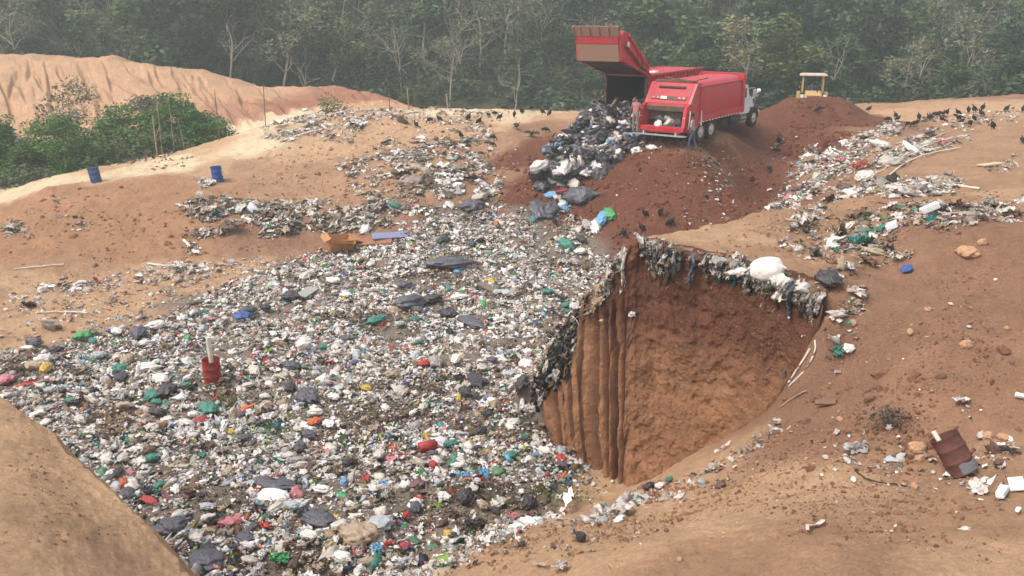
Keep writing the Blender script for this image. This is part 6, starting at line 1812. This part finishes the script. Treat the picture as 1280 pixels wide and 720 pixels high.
# ------------------------------------------------------------------ barrels
def mat_barrel(name, c, rust, amt):
    return mat_basic(name, s2l(c), .7, var=.15, vscale=5, dirt=s2l(rust), dirt_amt=amt, dscale=5, bump=.25, bscale=20, spec=.3)
def barrel(loc, rot, mat, label, open_top=True, bent=0.0):
    root = empty('barrel', loc, 0, label, 'barrel'); root.rotation_euler = rot
    r, h = .29, .88
    prof = [(0, 0.02), (.27, .02), (.275, 0), (.292, 0), (.292, .03), (.285, .05), (.285, .26), (.297, .285), (.297, .30), (.285, .325), (.285, .56), (.297, .585), (.297, .60), (.285, .625), (.285, .85), (.295, .865), (.295, .88), (.28, .88), (.275, .84)]
    if open_top: prof += [(.275, .05), (0, .04)]
    else: prof += [(.27, .855), (0, .855)]
    n = 40; V = []
    for a in range(n):
        for rr_, z in prof:
            dent = 1 + bent * math.sin(a * 6.2832 / n * 2 + .6) * (z / h) ** 2 + bent * .5 * math.sin(a * 6.2832 / n * 3 + z * 5)
            V.append((rr_ * dent * math.cos(a * 6.2832 / n), rr_ * dent * math.sin(a * 6.2832 / n), z))
    k = len(prof); F = []
    for a in range(n):
        b = (a + 1) % n
        for i in range(k - 1): F.append([a * k + i, b * k + i, b * k + i + 1, a * k + i + 1])
    o = mesh_np('drum', np.array(V), np.array(F), mat, root)
    try: o.data.set_sharp_from_angle(angle=R(50))
    except Exception: pass
    return root
M_rustr = mat_barrel('rusty_red_steel', (108, 66, 57), (70, 50, 46), .8)
M_brick = mat_barrel('red_painted_steel', (158, 52, 48), (120, 74, 58), .5)
M_blue = mat_barrel('blue_steel', (58, 78, 124), (92, 92, 110), .5)
M_blue2 = mat_barrel('blue_plastic', (42, 82, 146), (70, 80, 110), .3)
M_pvc = mat_basic('white_pipe', s2l((232, 224, 204)), .5, dirt=s2l((170, 150, 126)), dirt_amt=.3)
p = hit(266, 477)
b = barrel((p.x, p.y, p.z - .02), (R(4), R(2), 0), M_brick, 'dark red barrel with a pale pipe upright in the middle of the waste', True, .02)
b.scale = (.88, .88, .86)
t = MB(); t.cyl((.02, .05, .2), (-.02, .02, 1.42), .07, .065, 14); q = t.build('pipe', M_pvc, None, True); q.location = b.location; tag(q, 'pale upright pipe standing in the dark red barrel', 'pipe')
p = hit(1198, 590)
b = barrel((p.x + .06, p.y - .05, p.z + .03), (R(-24), R(-27), R(4)), M_rustr, 'rusty brown barrel leaning with a white pipe at the near right', True, .05)
b.scale = (.80, .80, .73)
bpy.context.view_layer.update()
t = MB(); t.cyl((-.12, -.05, .1), (-.14, .0, 1.06), .05, .05, 14); q = t.build('pipe', M_pvc, None, True); q.matrix_world = b.matrix_world.copy(); tag(q, 'short white pipe sticking out of the rusty leaning barrel', 'pipe')
V = []; F = []
for a in range(19):
    an = R(-112 + a * 5)
    for z in (.02, .10, .17, .24 + .02 * math.sin(a * .5)): V.append((.300 * math.cos(an), .300 * math.sin(an), z))
for a in range(18):
    for k in range(3): F.append([a * 4 + k, a * 4 + 4 + k, a * 4 + 5 + k, a * 4 + 1 + k])
mesh_np('bare_steel_patch', np.array(V), np.array(F), mat_barrel('grey_steel', (118, 118, 122), (78, 66, 60), .5), b)
p = hit(121, 228)
barrel((p.x, p.y, p.z - .05), (0, R(-8), 0), M_blue, 'dull blue barrel standing on the crest of the brown mound', False, .01)
p = hit(273, 227)
b = barrel((p.x, p.y, p.z - .04), (0, R(-5), 0), M_blue2, 'bright blue barrel with white rags tied to it by the mound', True, .01)
big(270, 208, .45, 'sheet', 'white', 'white rag hanging over the bright blue barrel', 'rag', 'rag', 2, lift=0)
rg = bpy.data.objects[[o.name for o in bpy.data.objects if o.get('label') == 'white rag hanging over the bright blue barrel'][0]]
rg.location = b.location + Vector((.22, -.2, .55)); rg.rotation_euler = (0, 1.4, .6)
big(262, 231, .8, 'sheet', 'white', 'white film heaped at the foot of the bright blue barrel', 'plastic_film', 'plastic film', 5)

# ------------------------------------------------------------------ poles and stakes
def stake(px, ybot, ytop, Y, r, lean, label, mat=M_wood, side=False):
    p = at(px, ybot, Y); g = gz(p[0], Y)
    top = at(px, ytop, Y)[2]
    m = MB(); m.tube([(0, 0, -.4), (lean * .5, .02, (top - g) * .5), (lean, 0, top - g)], r, 7)
    if side: m.tube([(0, 0, (top - g) * .45), (.35, .1, (top - g) * .75)], r * .6, 5)
    o = m.build('stake', mat, None, True); o.location = (p[0], Y, g)
    tag(o, label, 'stake')
M_stake = mat_basic('weathered_stake', s2l((118, 92, 76)), .9, var=.2)
stake(331, 150, 104, 60.5, .03, .1, 'tall thin brown stake against the red earth bank, left of the shrub', M_stake)
stake(272, 152, 112, 61, .025, .0, 'thin stake above the flat topped green tree', M_stake)
stake(487, 140, 115, 64, .03, .0, 'short stake before the right slope of the red bank', M_stake)
stake(511, 140, 110, 66, .035, -.05, 'pale stake at the right end of the red bank', M_wood)
stake(560, 138, 117, 67, .05, -.1, 'leaning pale stake on the rim before the woods', M_wood)
stake(449, 143, 134, 66, .04, .0, 'stub of a stake on the flat before the bank', M_stake)
stake(196, 191, 144, 56, .045, .0, 'pale rotten post beside the dirt track', M_wood, True)
stake(202, 186, 125, 57, .02, .05, 'thin leaning pole right of the rotten post', M_wood)
stake(217, 180, 118, 58.5, .02, .0, 'thin pole in front of the flat topped tree', M_wood)
stake(230, 176, 148, 57.5, .018, -.25, 'leaning twig stake right of the thin poles', M_wood)
stake(274, 178, 158, 58, .03, .05, 'low stake standing alone on the dirt slope', M_stake, True)

# ------------------------------------------------------------------ boulders and clods one can count
rl = [(1208,433,.24,'round tan stone on the slope, largest of those at right'),(1138,416,.16,'tan stone left of the largest stone'),(1160,388,.13,'pale clod above the tan stone'),(1259,411,.12,'small tan stone near the right edge of the slope'),(1210,318,.45,'broad brown clod high on the right slope'),
 (1228,305,.22,'small clod just above the broad brown clod'),(1143,608,.13,'yellow stone at the end of the dark hose'),(1146,562,.26,'grey brown rock left of the rusty barrel'),(1236,546,.2,'brown clod right of the rusty barrel'),(1255,548,.2,'brown clod near the right edge behind the cross shaped scrap'),
 (1150,575,.18,'flat grey stone under the grey brown rock'),(905,622,.12,'clod with dry roots on the near earth'),(740,640,.13,'pale clod on the rim of the near earth'),(610,690,.15,'pale clod at the earth edge near the bottom'),(700,660,.12,'tan clod at the earth edge'),
 (1008,575,.1,'small tan stone on the near right ground'),(1050,430 + 95,.13,'brown clod by the dead bush'),(985,605,.12,'clod beside the faint wheel rut'),(850,700,.1,'small stone at the bottom of the near ground')]
rmes = []
M_stone = mat_basic('tan_stone', s2l((178, 138, 106)), .9, var=.2, vscale=6, bump=.5, bscale=14)
for k in range(5):
    r = np.random.default_rng(600 + k); V, F = ICO[4]; V = crumple(V * r.uniform(.75, 1.15, 3), r, .16, 9); rmes.append(meshdata(V * .5, F, M_stone, 'stone_mesh'))
for j, (px, py, s, lab) in enumerate(rl):
    p = hit(px, py)
    o = bpy.data.objects.new('stone', rmes[j % 5]); COL.objects.link(o); o.location = (p.x, p.y, p.z + s * .1); o.scale = (s * 1.2, s, s * .75); o.rotation_euler = (0, 0, j * 1.3)
    tag(o, lab, 'stone')
p = hit(1262, 565); m = MB()
for a in (.2, 1.3, 2.2): m.box((0, 0, .04), (.34, .035, .03), (.1, .1, a), bev=.006)
o = m.build('cross_shaped_scrap', M_blk); o.location = p; tag(o, 'black cross shaped plastic scrap near the right edge', 'plastic scrap')
# ------------------------------------------------------------------ the air between here and the woods
hz = MB(); hz.box((0, 118, 8), (560, 290, 140))
mh = bpy.data.materials.new('haze'); mh.use_nodes = True
hn = mh.node_tree.nodes; hn.remove(hn['Principled BSDF'])
pv = hn.new('ShaderNodeVolumePrincipled')
pv.inputs['Color'].default_value = (0.93, 1.0, 0.92, 1); pv.inputs['Density'].default_value = 0.0018; pv.inputs['Anisotropy'].default_value = 0.2
mh.node_tree.links.new(pv.outputs[0], hn['Material Output'].inputs['Volume'])
haze = hz.build('haze', mh)
tag(haze, kind='stuff')
